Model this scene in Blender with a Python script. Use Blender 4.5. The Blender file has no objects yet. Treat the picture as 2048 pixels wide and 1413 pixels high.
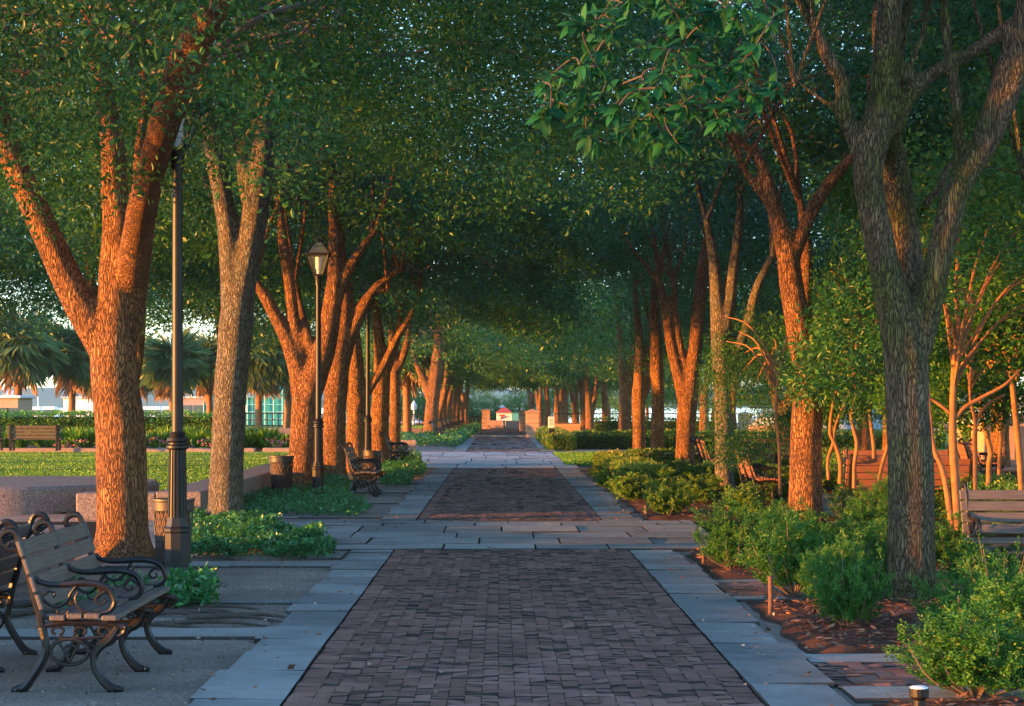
import bpy, math, random
import numpy as np
from mathutils import Vector, noise
R = math.radians
random.seed(7)
rng = np.random.default_rng(7)
S = bpy.context.scene
COL = S.collection

# ------------------------------------------------------------------ camera, sky, sun, exposure
H, F = 1.6, 4000.0            # eye height (m), focal length in photo pixels
VX, VY = 1000.0, 810.0        # vanishing point of the path
cam_d = bpy.data.cameras.new('camera'); cam = bpy.data.objects.new('camera', cam_d); COL.objects.link(cam)
cam.location = (0, 0, H); cam.rotation_euler = (R(90), 0, 0)
cam_d.sensor_width = 36; cam_d.lens = 36 * F / 2048
cam_d.shift_x = (1024 - VX) / 2048; cam_d.shift_y = (VY - 706.5) / 2048
cam_d.clip_end = 6000; cam_d.clip_start = 0.1
S.camera = cam
SUN_EL = R(3.3); SUN_AZ = R(252)      # clockwise from +Y
w = bpy.data.worlds.new('World'); S.world = w; w.use_nodes = True
nt = w.node_tree; bg = nt.nodes['Background']
sky = nt.nodes.new('ShaderNodeTexSky'); sky.sky_type = 'NISHITA'; sky.sun_disc = False
sky.sun_elevation = R(9); sky.sun_rotation = SUN_AZ; sky.air_density = 1.0; sky.dust_density = 0.1; sky.ozone_density = 3
nt.links.new(sky.outputs[0], bg.inputs[0]); bg.inputs[1].default_value = 0.15
sd = bpy.data.lights.new('sun', 'SUN'); sd.energy = 4.0; sd.angle = R(0.6); sd.color = (1.0, 0.37, 0.045)
so = bpy.data.objects.new('sun', sd); COL.objects.link(so)
tos = Vector((math.sin(SUN_AZ) * math.cos(SUN_EL), math.cos(SUN_AZ) * math.cos(SUN_EL), math.sin(SUN_EL)))
so.rotation_euler = tos.to_track_quat('Z', 'Y').to_euler(); so.location = (-30, -10, 20)
S.view_settings.view_transform = 'Standard'; S.view_settings.look = 'None'
S.view_settings.exposure = 2.6; S.view_settings.gamma = 1
S.cycles.max_bounces = 6; S.cycles.diffuse_bounces = 3; S.cycles.glossy_bounces = 2
S.cycles.transmission_bounces = 4; S.cycles.volume_bounces = 0; S.cycles.transparent_max_bounces = 6
S.cycles.sample_clamp_indirect = 4.0

def gy(py): return H * F / (py - VY)
def gx(px, Y): return (px - VX) / F * Y
def G(px, py):
    Y = gy(py); return (gx(px, Y), Y)
def P(px, py, Y): return Vector((gx(px, Y), Y, H + (VY - py) / F * Y))
def zat(py, Y): return H + (VY - py) / F * Y

# ------------------------------------------------------------------ materials
def newmat(name):
    m = bpy.data.materials.new(name); m.use_nodes = True
    n = m.node_tree; b = n.nodes['Principled BSDF']; return m, n, b
def N(n, t, **kw):
    x = n.nodes.new(t)
    for k, v in kw.items(): setattr(x, k, v)
    return x
def ramp(n, fac, cols):
    r = N(n, 'ShaderNodeValToRGB'); e = r.color_ramp.elements
    while len(e) < len(cols): e.new(0.5)
    for i, (p, c) in enumerate(cols): e[i].position = p; e[i].color = (*c, 1)
    n.links.new(fac, r.inputs[0]); return r.outputs[0]
def tex(n, scale, kind='noise', detail=4, vec=None, rough=.55):
    if kind == 'noise':
        t = N(n, 'ShaderNodeTexNoise'); t.inputs['Detail'].default_value = detail; t.inputs['Roughness'].default_value = rough
    else:
        t = N(n, 'ShaderNodeTexVoronoi'); t.feature = kind
    t.inputs['Scale'].default_value = scale
    if vec is not None: n.links.new(vec, t.inputs['Vector'])
    return t.outputs[0]
def coords(n, scale=(1, 1, 1), which='Object'):
    tc = N(n, 'ShaderNodeTexCoord'); mp = N(n, 'ShaderNodeMapping'); mp.inputs['Scale'].default_value = scale
    n.links.new(tc.outputs[which], mp.inputs[0]); return mp.outputs[0]
def bump(n, b, h, strength=.5, dist=.02):
    x = N(n, 'ShaderNodeBump'); x.inputs['Strength'].default_value = strength; x.inputs['Distance'].default_value = dist
    n.links.new(h, x.inputs['Height']); n.links.new(x.outputs[0], b.inputs['Normal']); return x
def mathn(n, op, a, b=None):
    x = N(n, 'ShaderNodeMath', operation=op)
    for i, v in enumerate((a, b)):
        if v is None: continue
        if isinstance(v, (int, float)): x.inputs[i].default_value = v
        else: n.links.new(v, x.inputs[i])
    return x.outputs[0]
def mixc(n, fac, a, b, mode='MIX'):
    x = N(n, 'ShaderNodeMix', data_type='RGBA', blend_type=mode)
    if isinstance(fac, (int, float)): x.inputs[0].default_value = fac
    else: n.links.new(fac, x.inputs[0])
    for i, v in ((6, a), (7, b)):
        if isinstance(v, tuple): x.inputs[i].default_value = (*v, 1)
        else: n.links.new(v, x.inputs[i])
    return x.outputs[2]

def simple(name, col, rough=.6, metal=0, var=.25, sc=6, bmp=.0, bsc=60, spec=.5):
    m, n, b = newmat(name); v = coords(n)
    c = ramp(n, tex(n, sc, vec=v), [(.3, tuple(x * (1 - var) for x in col)), (.7, tuple(min(1, x * (1 + var)) for x in col))])
    n.links.new(c, b.inputs['Base Color']); b.inputs['Roughness'].default_value = rough; b.inputs['Metallic'].default_value = metal
    b.inputs['Specular IOR Level'].default_value = spec
    if bmp: bump(n, b, tex(n, bsc, vec=v), bmp, .01)
    return m

def bark(name, ridge, furrow, moss=None, scale=1.0, lichen=0.0):
    m, n, b = newmat(name)
    v = coords(n, (1, 1, .17))
    def warp(vec, sc, amt):
        nz = N(n, 'ShaderNodeTexNoise'); nz.inputs['Scale'].default_value = sc; nz.inputs['Detail'].default_value = 4; n.links.new(vec, nz.inputs[0])
        sb = N(n, 'ShaderNodeVectorMath', operation='SUBTRACT'); n.links.new(nz.outputs[1], sb.inputs[0]); sb.inputs[1].default_value = (.5, .5, .5)
        dv = N(n, 'ShaderNodeVectorMath', operation='SCALE'); n.links.new(sb.outputs[0], dv.inputs[0]); dv.inputs[3].default_value = amt
        av = N(n, 'ShaderNodeVectorMath', operation='ADD'); n.links.new(vec, av.inputs[0]); n.links.new(dv.outputs[0], av.inputs[1]); return av.outputs[0]
    w1 = warp(warp(v, 6 * scale, .16 / scale), 26 * scale, .045 / scale)
    e = tex(n, 50 * scale, 'DISTANCE_TO_EDGE', vec=w1)
    h1 = ramp(n, e, [(0, (0, 0, 0)), (.12, (.45, .45, .45)), (.32, (.9, .9, .9)), (.6, (1, 1, 1))])
    fine = tex(n, 70, detail=6, vec=v, rough=.65)
    brk = ramp(n, tex(n, 13 * scale, vec=w1, detail=3), [(.3, (0, 0, 0)), (.55, (1, 1, 1))])
    hh = mathn(n, 'ADD', mathn(n, 'MULTIPLY', h1, mathn(n, 'ADD', .55, mathn(n, 'MULTIPLY', brk, .6))), mathn(n, 'MULTIPLY', fine, .55))
    bump(n, b, hh, 1.0, .034 / scale)
    big = tex(n, 1.6, vec=coords(n), detail=4)
    rc = mixc(n, ramp(n, big, [(.32, (0, 0, 0)), (.68, (1, 1, 1))]), tuple(x * .6 for x in ridge), tuple(x * 1.35 for x in ridge))
    blot = ramp(n, tex(n, 5, vec=coords(n, (1, 1, .6)), detail=5, rough=.7), [(.3, (.55, .55, .55)), (.55, (1, 1, 1)), (.75, (1.3, 1.28, 1.22))])
    rc = mixc(n, 1.0, rc, blot, 'MULTIPLY')
    rc = mixc(n, mathn(n, 'MULTIPLY', fine, .6), rc, tuple(min(1, x * 1.7) for x in ridge))
    if lichen:
        lf = ramp(n, tex(n, 7, vec=coords(n, (1, 1, .5)), detail=8, rough=.75), [(.46, (0, 0, 0)), (.6, (1, 1, 1))])
        rc = mixc(n, mathn(n, 'MULTIPLY', lf, lichen), rc, (.24, .27, .22))
    if moss:
        mf = ramp(n, tex(n, .9, vec=coords(n), detail=6, rough=.65), [(.44, (0, 0, 0)), (.6, (1, 1, 1))])
        rc = mixc(n, mathn(n, 'MULTIPLY', mf, .8), rc, moss)
    c = mixc(n, ramp(n, e, [(0, (.0, .0, .0)), (.1, (.5, .5, .5)), (.26, (1, 1, 1))]), furrow, rc)
    n.links.new(c, b.inputs['Base Color']); b.inputs['Roughness'].default_value = .9; b.inputs['Specular IOR Level'].default_value = .2
    return m

def leafmat(name, cols, transl=.3, rough=.42, spec=.5):
    m, n, b = newmat(name)
    at = N(n, 'ShaderNodeAttribute', attribute_name='rnd')
    c = ramp(n, at.outputs['Fac'], cols)
    n.links.new(c, b.inputs['Base Color']); b.inputs['Roughness'].default_value = rough; b.inputs['Specular IOR Level'].default_value = spec
    t = N(n, 'ShaderNodeBsdfTranslucent'); mx = N(n, 'ShaderNodeMixShader'); mx.inputs[0].default_value = transl
    tcol = mixc(n, .5, c, (.10, .20, .02)); n.links.new(tcol, t.inputs[0])
    n.links.new(b.outputs[0], mx.inputs[1]); n.links.new(t.outputs[0], mx.inputs[2])
    n.links.new(mx.outputs[0], n.nodes['Material Output'].inputs[0]); return m

MAT = {}
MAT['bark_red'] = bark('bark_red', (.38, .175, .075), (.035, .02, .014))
MAT['bark_grey'] = bark('bark_grey', (.26, .21, .15), (.045, .034, .026), lichen=.75, scale=1.25)
MAT['bark_moss'] = bark('bark_moss', (.20, .14, .085), (.028, .02, .013), moss=(.09, .135, .01), lichen=.12, scale=1.0)
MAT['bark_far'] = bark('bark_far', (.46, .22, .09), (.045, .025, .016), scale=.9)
MAT['twig'] = simple('twig', (.13, .09, .07), .85, var=.3, sc=3)
MAT['root'] = simple('root', (.06, .045, .035), .9, var=.4, sc=12, bmp=.5, bsc=40)
MAT['smooth_bark'] = simple('smooth_bark', (.25, .10, .03), .8, var=.35, sc=9, bmp=.3, bsc=30)
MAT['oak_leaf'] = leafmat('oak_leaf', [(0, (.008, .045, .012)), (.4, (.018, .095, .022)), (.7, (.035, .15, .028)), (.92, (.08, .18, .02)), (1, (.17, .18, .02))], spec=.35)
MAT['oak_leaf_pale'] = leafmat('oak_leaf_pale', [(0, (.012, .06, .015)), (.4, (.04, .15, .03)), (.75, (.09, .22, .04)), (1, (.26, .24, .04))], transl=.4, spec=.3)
MAT['bush_leaf'] = leafmat('bush_leaf', [(0, (.02, .11, .03)), (.5, (.06, .24, .06)), (1, (.26, .36, .05))], transl=.4, spec=.3)
MAT['oak_leaf_blue'] = leafmat('oak_leaf_blue', [(0, (.008, .055, .03)), (.4, (.016, .12, .06)), (.75, (.03, .18, .075)), (.93, (.06, .20, .04)), (1, (.15, .18, .02))], spec=.35)
MAT['bright_leaf'] = leafmat('bright_leaf', [(0, (.004, .045, .018)), (.6, (.008, .085, .035)), (1, (.025, .16, .045))], rough=.6, spec=.15, transl=.4)
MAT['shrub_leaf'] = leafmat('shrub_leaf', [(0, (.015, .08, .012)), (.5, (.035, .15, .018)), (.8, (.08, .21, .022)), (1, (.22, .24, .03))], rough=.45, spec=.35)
MAT['gold_leaf'] = leafmat('gold_leaf', [(0, (.02, .09, .012)), (.4, (.07, .18, .018)), (.8, (.17, .25, .025)), (1, (.34, .29, .03))], rough=.45, spec=.35)
MAT['cover_leaf'] = leafmat('cover_leaf', [(0, (.014, .10, .028)), (.6, (.03, .18, .045)), (1, (.07, .27, .06))], rough=.33, spec=.6)
MAT['hedge_leaf'] = leafmat('hedge_leaf', [(0, (.04, .18, .015)), (.6, (.09, .32, .025)), (1, (.17, .42, .04))])
MAT['palm_green'] = leafmat('palm_green', [(0, (.09, .16, .07)), (.6, (.17, .25, .09)), (1, (.30, .32, .10))], transl=.3)
MAT['palm_dry'] = leafmat('palm_dry', [(0, (.35, .18, .09)), (1, (.6, .36, .2))], transl=.2, rough=.7)
MAT['grass'] = leafmat('grass', [(0, (.07, .22, .015)), (.6, (.17, .40, .025)), (1, (.28, .48, .05))])
MAT['mulch_chip'] = leafmat('mulch_chip', [(0, (.07, .03, .02)), (.6, (.20, .08, .04)), (1, (.32, .15, .08))], transl=.0, rough=.8)
MAT['litter'] = leafmat('litter', [(0, (.10, .06, .04)), (.6, (.22, .14, .08)), (1, (.5, .42, .3))], transl=.0, rough=.8)
MAT['petal'] = leafmat('petal', [(0, (.5, .08, .25)), (1, (.75, .25, .45))], rough=.6)
MAT['hedge_core'] = simple('hedge_core', (.035, .06, .018), 1, var=.5, sc=10, spec=0)
MAT['iron'] = simple('iron', (.018, .015, .015), .38, .4, var=.3, sc=30, bmp=.25, bsc=80)
MAT['lamp_metal'] = simple('lamp_metal', (.012, .010, .010), .45, .1, var=.2, sc=8, spec=.35)
MAT['bin_metal'] = simple('bin_metal', (.05, .04, .035), .5, .3, var=.3)
MAT['white_paint'] = simple('white_paint', (.75, .76, .78), .5, var=.05)
MAT['granite'] = simple('granite', (.19, .14, .13), .55, var=.75, sc=45, bmp=.2, bsc=120)
MAT['kerb_stone'] = simple('kerb_stone', (.30, .23, .22), .7, var=.2, sc=12)
MAT['pink_wall'] = simple('pink_wall', (.42, .26, .22), .8, var=.1)
MAT['pale_pink'] = simple('pale_pink', (.8, .72, .66), .8, var=.06)
MAT['roof_red'] = simple('roof_red', (.38, .07, .08), .6, var=.1)
MAT['teal'] = simple('teal', (.04, .33, .30), .35, var=.3, sc=.6)
MAT['cyan_paint'] = simple('cyan_paint', (.10, .42, .62), .4, var=.1)
MAT['scaffold'] = simple('scaffold', (.35, .75, .68), .5, var=.1)
MAT['cyan_glass'] = simple('cyan_glass', (.08, .3, .4), .15, var=.1)
MAT['cyan_pale'] = simple('cyan_pale', (.45, .62, .72), .6, var=.1)
MAT['pale_blue'] = simple('pale_blue', (.5, .6, .72), .7, var=.1)
MAT['red_paint'] = simple('red_paint', (.6, .03, .03), .5, var=.05)
MAT['blue_paint'] = simple('blue_paint', (.04, .05, .3), .5, var=.05)
MAT['orange_stone'] = simple('orange_stone', (.50, .30, .18), .8, var=.15, sc=4, bmp=.2, bsc=30)
MAT['rust'] = simple('rust', (.09, .04, .025), .8, var=.3, sc=20)
MAT['globe'] = simple('globe', (.75, .78, .8), .4, var=.03)
MAT['tyre'] = simple('tyre', (.02, .02, .02), .8)
m, n, b = newmat('glass'); b.inputs['Base Color'].default_value = (.3, .35, .35, 1); b.inputs['Roughness'].default_value = .12
b.inputs['Alpha'].default_value = .12; b.inputs['Specular IOR Level'].default_value = .9; MAT['glass'] = m
m, n, b = newmat('dark_glass'); b.inputs['Base Color'].default_value = (.05, .09, .12, 1); b.inputs['Roughness'].default_value = .08; MAT['dark_glass'] = m

# wood with grain along local y
m, n, b = newmat('bench_wood'); v = coords(n, (30, 1.2, 30))
nz = tex(n, 3, vec=v, detail=5)
n.links.new(ramp(n, nz, [(.25, (.05, .037, .03)), (.5, (.10, .076, .062)), (.75, (.16, .125, .10))]), b.inputs['Base Color'])
b.inputs['Roughness'].default_value = .6; bump(n, b, nz, .5, .004); MAT['wood'] = m
m, n, b = newmat('red_wood'); v = coords(n, (30, 1.2, 30)); nz = tex(n, 3, vec=v, detail=5)
n.links.new(ramp(n, nz, [(.25, (.16, .055, .035)), (.75, (.32, .12, .07))]), b.inputs['Base Color'])
b.inputs['Roughness'].default_value = .6; bump(n, b, nz, .5, .004); MAT['red_wood'] = m

# paving
def paving(name, cols, sc=14, rough=.62, spec=.5):
    m, n, b = newmat(name)
    at = N(n, 'ShaderNodeAttribute', attribute_name='rnd'); v = coords(n)
    n1 = tex(n, sc, vec=v, detail=6, rough=.65)
    f = mathn(n, 'ADD', mathn(n, 'MULTIPLY', at.outputs['Fac'], .55), mathn(n, 'MULTIPLY', n1, .5))
    c = ramp(n, f, cols)
    n2 = ramp(n, tex(n, 1.1, vec=v, detail=8, rough=.7), [(.32, (.55, .53, .52)), (.5, (.95, .95, .95)), (.7, (1.2, 1.18, 1.15))])
    c = mixc(n, 1.0, c, n2, 'MULTIPLY')
    n.links.new(c, b.inputs['Base Color'])
    rr = ramp(n, n1, [(.3, (rough - .12,) * 3), (.7, (rough + .12,) * 3)]); n.links.new(rr, b.inputs['Roughness'])
    b.inputs['Specular IOR Level'].default_value = spec
    bump(n, b, tex(n, 45, vec=v, detail=5), .35, .006); return m
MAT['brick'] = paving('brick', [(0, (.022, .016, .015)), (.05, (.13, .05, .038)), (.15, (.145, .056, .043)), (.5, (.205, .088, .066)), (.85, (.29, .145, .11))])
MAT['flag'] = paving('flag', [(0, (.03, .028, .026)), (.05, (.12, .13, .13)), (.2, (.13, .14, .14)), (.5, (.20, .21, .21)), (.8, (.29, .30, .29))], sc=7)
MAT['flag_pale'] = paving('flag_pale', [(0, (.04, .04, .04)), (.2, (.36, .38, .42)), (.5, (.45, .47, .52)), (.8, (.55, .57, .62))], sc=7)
MAT['joint'] = simple('joint', (.02, .016, .014), .95, var=.4, sc=20, spec=.1)
m, n, b = newmat('gravel'); v = coords(n)
n1 = tex(n, 34, vec=v, detail=8, rough=.8); n2 = tex(n, 1.3, vec=v, detail=6)
c = ramp(n, n1, [(.3, (.13, .10, .08)), (.5, (.28, .225, .19)), (.72, (.58, .50, .45))])
c = mixc(n, 1.0, c, ramp(n, n2, [(.3, (.6, .58, .56)), (.7, (1.15, 1.12, 1.1))]), 'MULTIPLY')
n.links.new(c, b.inputs['Base Color']); b.inputs['Roughness'].default_value = .92; b.inputs['Specular IOR Level'].default_value = .2
bump(n, b, mathn(n, 'ADD', n1, mathn(n, 'MULTIPLY', tex(n, 6, vec=v), 1.5)), .8, .02); MAT['gravel'] = m
m, n, b = newmat('mulch'); v = coords(n, (1, 1, 1))
n1 = tex(n, 40, vec=coords(n, (1, 2.2, 1)), detail=5, rough=.7)
n.links.new(ramp(n, n1, [(.3, (.045, .025, .02)), (.55, (.13, .065, .045)), (.75, (.25, .13, .08))]), b.inputs['Base Color'])
b.inputs['Roughness'].default_value = .95; b.inputs['Specular IOR Level'].default_value = .1
bump(n, b, n1, 1.0, .03); MAT['mulch'] = m
m, n, b = newmat('lawn'); n1 = tex(n, 35, vec=coords(n, (1, .35, 1)), detail=6, rough=.75); n2 = tex(n, .35, vec=coords(n), detail=6)
c = ramp(n, n1, [(.3, (.035, .10, .012)), (.6, (.085, .20, .02)), (.8, (.14, .27, .035))])
c = mixc(n, ramp(n, n2, [(.58, (0, 0, 0)), (.72, (.6, .6, .6))]), c, (.16, .15, .07))
n.links.new(c, b.inputs['Base Color']); b.inputs['Roughness'].default_value = .8; b.inputs['Specular IOR Level'].default_value = .2
bump(n, b, n1, 1.0, .05); MAT['lawn'] = m
m, n, b = newmat('water'); b.inputs['Base Color'].default_value = (.05, .10, .14, 1); b.inputs['Roughness'].default_value = .12
bump(n, b, tex(n, .6, vec=coords(n, (1, .4, 1))), .15, .1); MAT['water'] = m
m, n, b = newmat('far_trees'); n.links.new(ramp(n, tex(n, .02, vec=coords(n), detail=8, rough=.7), [(.35, (.03, .07, .03)), (.65, (.07, .13, .05))]), b.inputs['Base Color'])
b.inputs['Roughness'].default_value = 1; MAT['far_trees'] = m
m, n, b = newmat('rusticated'); v = coords(n)
bk = N(n, 'ShaderNodeTexBrick'); bk.inputs['Scale'].default_value = 1.0; bk.inputs['Brick Width'].default_value = 9; bk.inputs['Row Height'].default_value = .24
bk.inputs['Mortar Size'].default_value = .012; bk.inputs['Color1'].default_value = (.52, .29, .17, 1); bk.inputs['Color2'].default_value = (.46, .26, .16, 1); bk.inputs['Mortar'].default_value = (.15, .08, .05, 1)
sx = N(n, 'ShaderNodeSeparateXYZ'); n.links.new(v, sx.inputs[0]); cx = N(n, 'ShaderNodeCombineXYZ'); n.links.new(mathn(n, 'ADD', sx.outputs[0], sx.outputs[1]), cx.inputs[0]); n.links.new(sx.outputs[2], cx.inputs[1])
n.links.new(cx.outputs[0], bk.inputs[0]); n.links.new(bk.outputs[0], b.inputs['Base Color']); b.inputs['Roughness'].default_value = .85
bump(n, b, bk.outputs[1], -.6, .02); MAT['rusticated'] = m

# ------------------------------------------------------------------ mesh helpers
def mesh_from(name, V, F4, rnd=None, smooth=False, mat=None):
    """V (n,3) array; F4 list of arrays of faces with equal length"""
    me = bpy.data.meshes.new(name)
    V = np.asarray(V, dtype=np.float32)
    me.vertices.add(len(V)); me.vertices.foreach_set('co', V.ravel())
    arrs = [np.asarray(f, dtype=np.int32) for f in (F4 if isinstance(F4, list) else [F4]) if len(f)]
    loops = np.concatenate([a.ravel() for a in arrs]); tot = np.concatenate([np.full(len(a), a.shape[1], dtype=np.int32) for a in arrs])
    st = np.concatenate([[0], np.cumsum(tot)[:-1]]).astype(np.int32)
    me.loops.add(len(loops)); me.loops.foreach_set('vertex_index', loops)
    me.polygons.add(len(tot)); me.polygons.foreach_set('loop_start', st); me.polygons.foreach_set('loop_total', tot)
    me.polygons.foreach_set('use_smooth', np.full(len(tot), bool(smooth)))
    me.update(calc_edges=True)
    if rnd is not None:
        a = me.attributes.new('rnd', 'FLOAT', 'FACE'); a.data.foreach_set('value', np.asarray(rnd, dtype=np.float32))
    if mat: me.materials.append(MAT[mat] if isinstance(mat, str) else mat)
    me.validate(); return me
def link(name, me, parent=None, loc=None, rz=0, sc=None):
    o = bpy.data.objects.new(name, me); COL.objects.link(o)
    if parent is not None: o.parent = parent
    if loc is not None: o.location = loc
    if rz: o.rotation_euler[2] = rz
    if sc is not None: o.scale = sc if hasattr(sc, '__len__') else (sc,) * 3
    return o
def tag(o, label=None, cat=None, group=None, kind=None):
    if label: o['label'] = label
    if cat: o['category'] = cat
    if group: o['group'] = group
    if kind: o['kind'] = kind
    return o
def thing(name, label, cat, loc, rz=0, group=None):
    o = bpy.data.objects.new(name, None); o.empty_display_size = .2; COL.objects.link(o)
    o.location = loc; o.rotation_euler[2] = rz; return tag(o, label, cat, group)
def dup(root, loc, rz=0, label=None, group=None, sc=None):
    r = root.copy(); COL.objects.link(r); r.location = loc; r.rotation_euler[2] = rz
    if label: r['label'] = label
    if group: r['group'] = group
    if sc: r.scale = (sc,) * 3 if not hasattr(sc, '__len__') else sc
    for ch in list(root.children):
        c = ch.copy(); COL.objects.link(c); c.parent = r
        for g in list(ch.children):
            d = g.copy(); COL.objects.link(d); d.parent = c
    return r

class MB:
    def __init__(s): s.V = []; s.F = {3: [], 4: []}; s.n = 0; s.big = []; s.R = {3: [], 4: []}
    def add(s, V, F, r=None):
        V = np.asarray(V, float).reshape(-1, 3); F = np.asarray(F, int); k = F.shape[1]
        s.V.append(V)
        if k in (3, 4):
            s.F[k].append(F + s.n); s.R[k].append(np.full(len(F), random.random() if r is None else r))
        else: s.big.append(F + s.n)
        s.n += len(V); return s
    def box(s, x0, x1, y0, y1, z0, z1, r=None):
        V = [(x0, y0, z0), (x1, y0, z0), (x1, y1, z0), (x0, y1, z0), (x0, y0, z1), (x1, y0, z1), (x1, y1, z1), (x0, y1, z1)]
        return s.add(V, [(0, 3, 2, 1), (4, 5, 6, 7), (0, 1, 5, 4), (1, 2, 6, 5), (2, 3, 7, 6), (3, 0, 4, 7)], r)
    def bevbox(s, x0, x1, y0, y1, z0, z1, c=.01):
        # chamfered box from three nested section rings along z
        zs = [(z0, c), (z0 + c, 0), (z1 - c, 0), (z1, c)]; V = []
        for z, k in zs:
            a, b_, cc, d = x0 + k, x1 - k, y0 + k, y1 - k; e = c * (1.0 if k == 0 else .7)
            V += [(a + e, cc, z), (b_ - e, cc, z), (b_, cc + e, z), (b_, d - e, z), (b_ - e, d, z), (a + e, d, z), (a, d - e, z), (a, cc + e, z)]
        Fq = []
        for r in range(3):
            for i in range(8): j = (i + 1) % 8; Fq.append((r * 8 + i, r * 8 + j, r * 8 + 8 + j, r * 8 + 8 + i))
        s.add(V, Fq)
        s.big.append(np.array([[s.n - 8 + i for i in range(8)]])); s.big.append(np.array([[s.n - 32 + i for i in range(7, -1, -1)]]))
        return s
    def tube(s, pts, rad, seg=8, cap=True, flat=1.0):
        pts = np.asarray(pts, float); n = len(pts)
        rad = np.full(n, rad) if np.isscalar(rad) else np.asarray(rad, float)
        T = np.gradient(pts, axis=0); T /= np.linalg.norm(T, axis=1)[:, None] + 1e-9
        up = np.array([0, 0, 1.]) if abs(T[0][2]) < .9 else np.array([1., 0, 0])
        A = np.cross(T[0], up); A /= np.linalg.norm(A); Vv = []
        ang = np.linspace(0, 2 * np.pi, seg, endpoint=False)
        for i in range(n):
            A = A - T[i] * A.dot(T[i]); A /= np.linalg.norm(A) + 1e-9; B = np.cross(T[i], A)
            Vv.append(pts[i] + rad[i] * (np.cos(ang)[:, None] * A + np.sin(ang)[:, None] * B * flat))
        Vv = np.concatenate(Vv); Fq = []
        i0 = np.arange(seg); i1 = (i0 + 1) % seg
        Fq = np.concatenate([np.stack([k * seg + i0, k * seg + i1, (k + 1) * seg + i1, (k + 1) * seg + i0], 1) for k in range(n - 1)])
        base = s.n; s.add(Vv, Fq)
        if cap:
            s.big.append(np.array([[base + i for i in range(seg - 1, -1, -1)]])); s.big.append(np.array([[base + (n - 1) * seg + i for i in range(seg)]]))
        return s
    def lathe(s, prof, seg=24, c=(0, 0), flute=0, nfl=12, rot=0):
        V = []; a = np.linspace(0, 2 * np.pi, seg, endpoint=False) + rot
        for r, z in prof:
            rr = r * (1 - flute * (np.cos(a * nfl) > .2)) if flute else np.full(seg, r)
            V.append(np.stack([c[0] + rr * np.cos(a), c[1] + rr * np.sin(a), np.full(seg, z)], 1))
        i0 = np.arange(seg); i1 = (i0 + 1) % seg
        Fq = np.concatenate([np.stack([k * seg + i0, k * seg + i1, (k + 1) * seg + i1, (k + 1) * seg + i0], 1) for k in range(len(prof) - 1)])
        base = s.n; s.add(np.concatenate(V), Fq)
        s.big.append(np.array([[base + i for i in range(seg - 1, -1, -1)]])); s.big.append(np.array([[base + (len(prof) - 1) * seg + i for i in range(seg)]]))
        return s
    def mesh(s, name, mat, smooth=False):
        V = np.concatenate(s.V); arrs = []; rr = []
        for k in (3, 4):
            if s.F[k]: arrs.append(np.concatenate(s.F[k])); rr.append(np.concatenate(s.R[k]))
        for bg_ in s.big: arrs.append(bg_); rr.append(np.full(len(bg_), .5))
        me = mesh_from(name, V, arrs, np.concatenate(rr), smooth, mat)
        if smooth:
            try: me.set_sharp_from_angle(angle=R(38))
            except Exception: pass
        return me
    def build(s, name, mat, parent=None, smooth=False, loc=None): return link(name, s.mesh(name, mat, smooth), parent, loc)

def spline(pts, k=6):
    """Catmull-Rom through rows of pts (any columns)"""
    p = np.asarray(pts, float)
    if len(p) < 3: 
        t = np.linspace(0, 1, k + 1)[:, None]; return p[0] * (1 - t) + p[-1] * t
    q = np.vstack([2 * p[0] - p[1], p, 2 * p[-1] - p[-2]]); out = []
    for i in range(1, len(q) - 2):
        for t in np.linspace(0, 1, k, endpoint=False):
            a, b_, c, d = q[i - 1], q[i], q[i + 1], q[i + 2]
            out.append(.5 * (2 * b_ + (c - a) * t + (2 * a - 5 * b_ + 4 * c - d) * t * t + (3 * b_ - a - 3 * c + d) * t ** 3))
    out.append(p[-1]); return np.array(out)

def leaves(name, C, D, Nn, L, wr, mat, rnd, fine=True):
    """one folded leaf per row: base C, direction D, normal Nn, length L"""
    C = np.asarray(C); D = D / (np.linalg.norm(D, axis=1)[:, None] + 1e-9)
    Sd = np.cross(D, Nn); Sd /= np.linalg.norm(Sd, axis=1)[:, None] + 1e-9; Up = np.cross(Sd, D)
    L = np.broadcast_to(L, (len(C),))[:, None]; W = L * wr * .5; n_ = len(C)
    if fine:
        V = np.stack([C, C + D * L * .35 + Sd * W + Up * W * .3, C + D * L * .72 + Sd * W * .8 + Up * W * .2, C + D * L - Up * L * .08,
                      C + D * L * .72 - Sd * W * .8 + Up * W * .2, C + D * L * .35 - Sd * W + Up * W * .3], 1).reshape(-1, 3)
        b_ = np.arange(n_)[:, None] * 6
        Fq = np.concatenate([b_ + np.array([0, 1, 2, 3]), b_ + np.array([0, 3, 4, 5])]); r = np.concatenate([rnd, rnd])
    else:
        V = np.stack([C, C + D * L * .5 + Sd * W, C + D * L, C + D * L * .5 - Sd * W], 1).reshape(-1, 3)
        Fq = np.arange(n_)[:, None] * 4 + np.array([0, 1, 2, 3]); r = rnd
    return mesh_from(name, V, Fq, np.clip(r, 0, 1), False, mat)

def rdir(n_, zb=0.0, zs=1.0):
    d = rng.normal(size=(n_, 3)); d[:, 2] = d[:, 2] * zs + zb; return d / np.linalg.norm(d, axis=1)[:, None]

def clumps(centers, per, rad, flat=.55):
    """leaf base positions and clump ids"""
    n_ = len(centers) * per; cid = np.repeat(np.arange(len(centers)), per)
    off = rdir(n_) * (rng.random(n_) ** .5)[:, None] * rad; off[:, 2] *= flat
    return centers[cid] + off, off, cid

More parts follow.
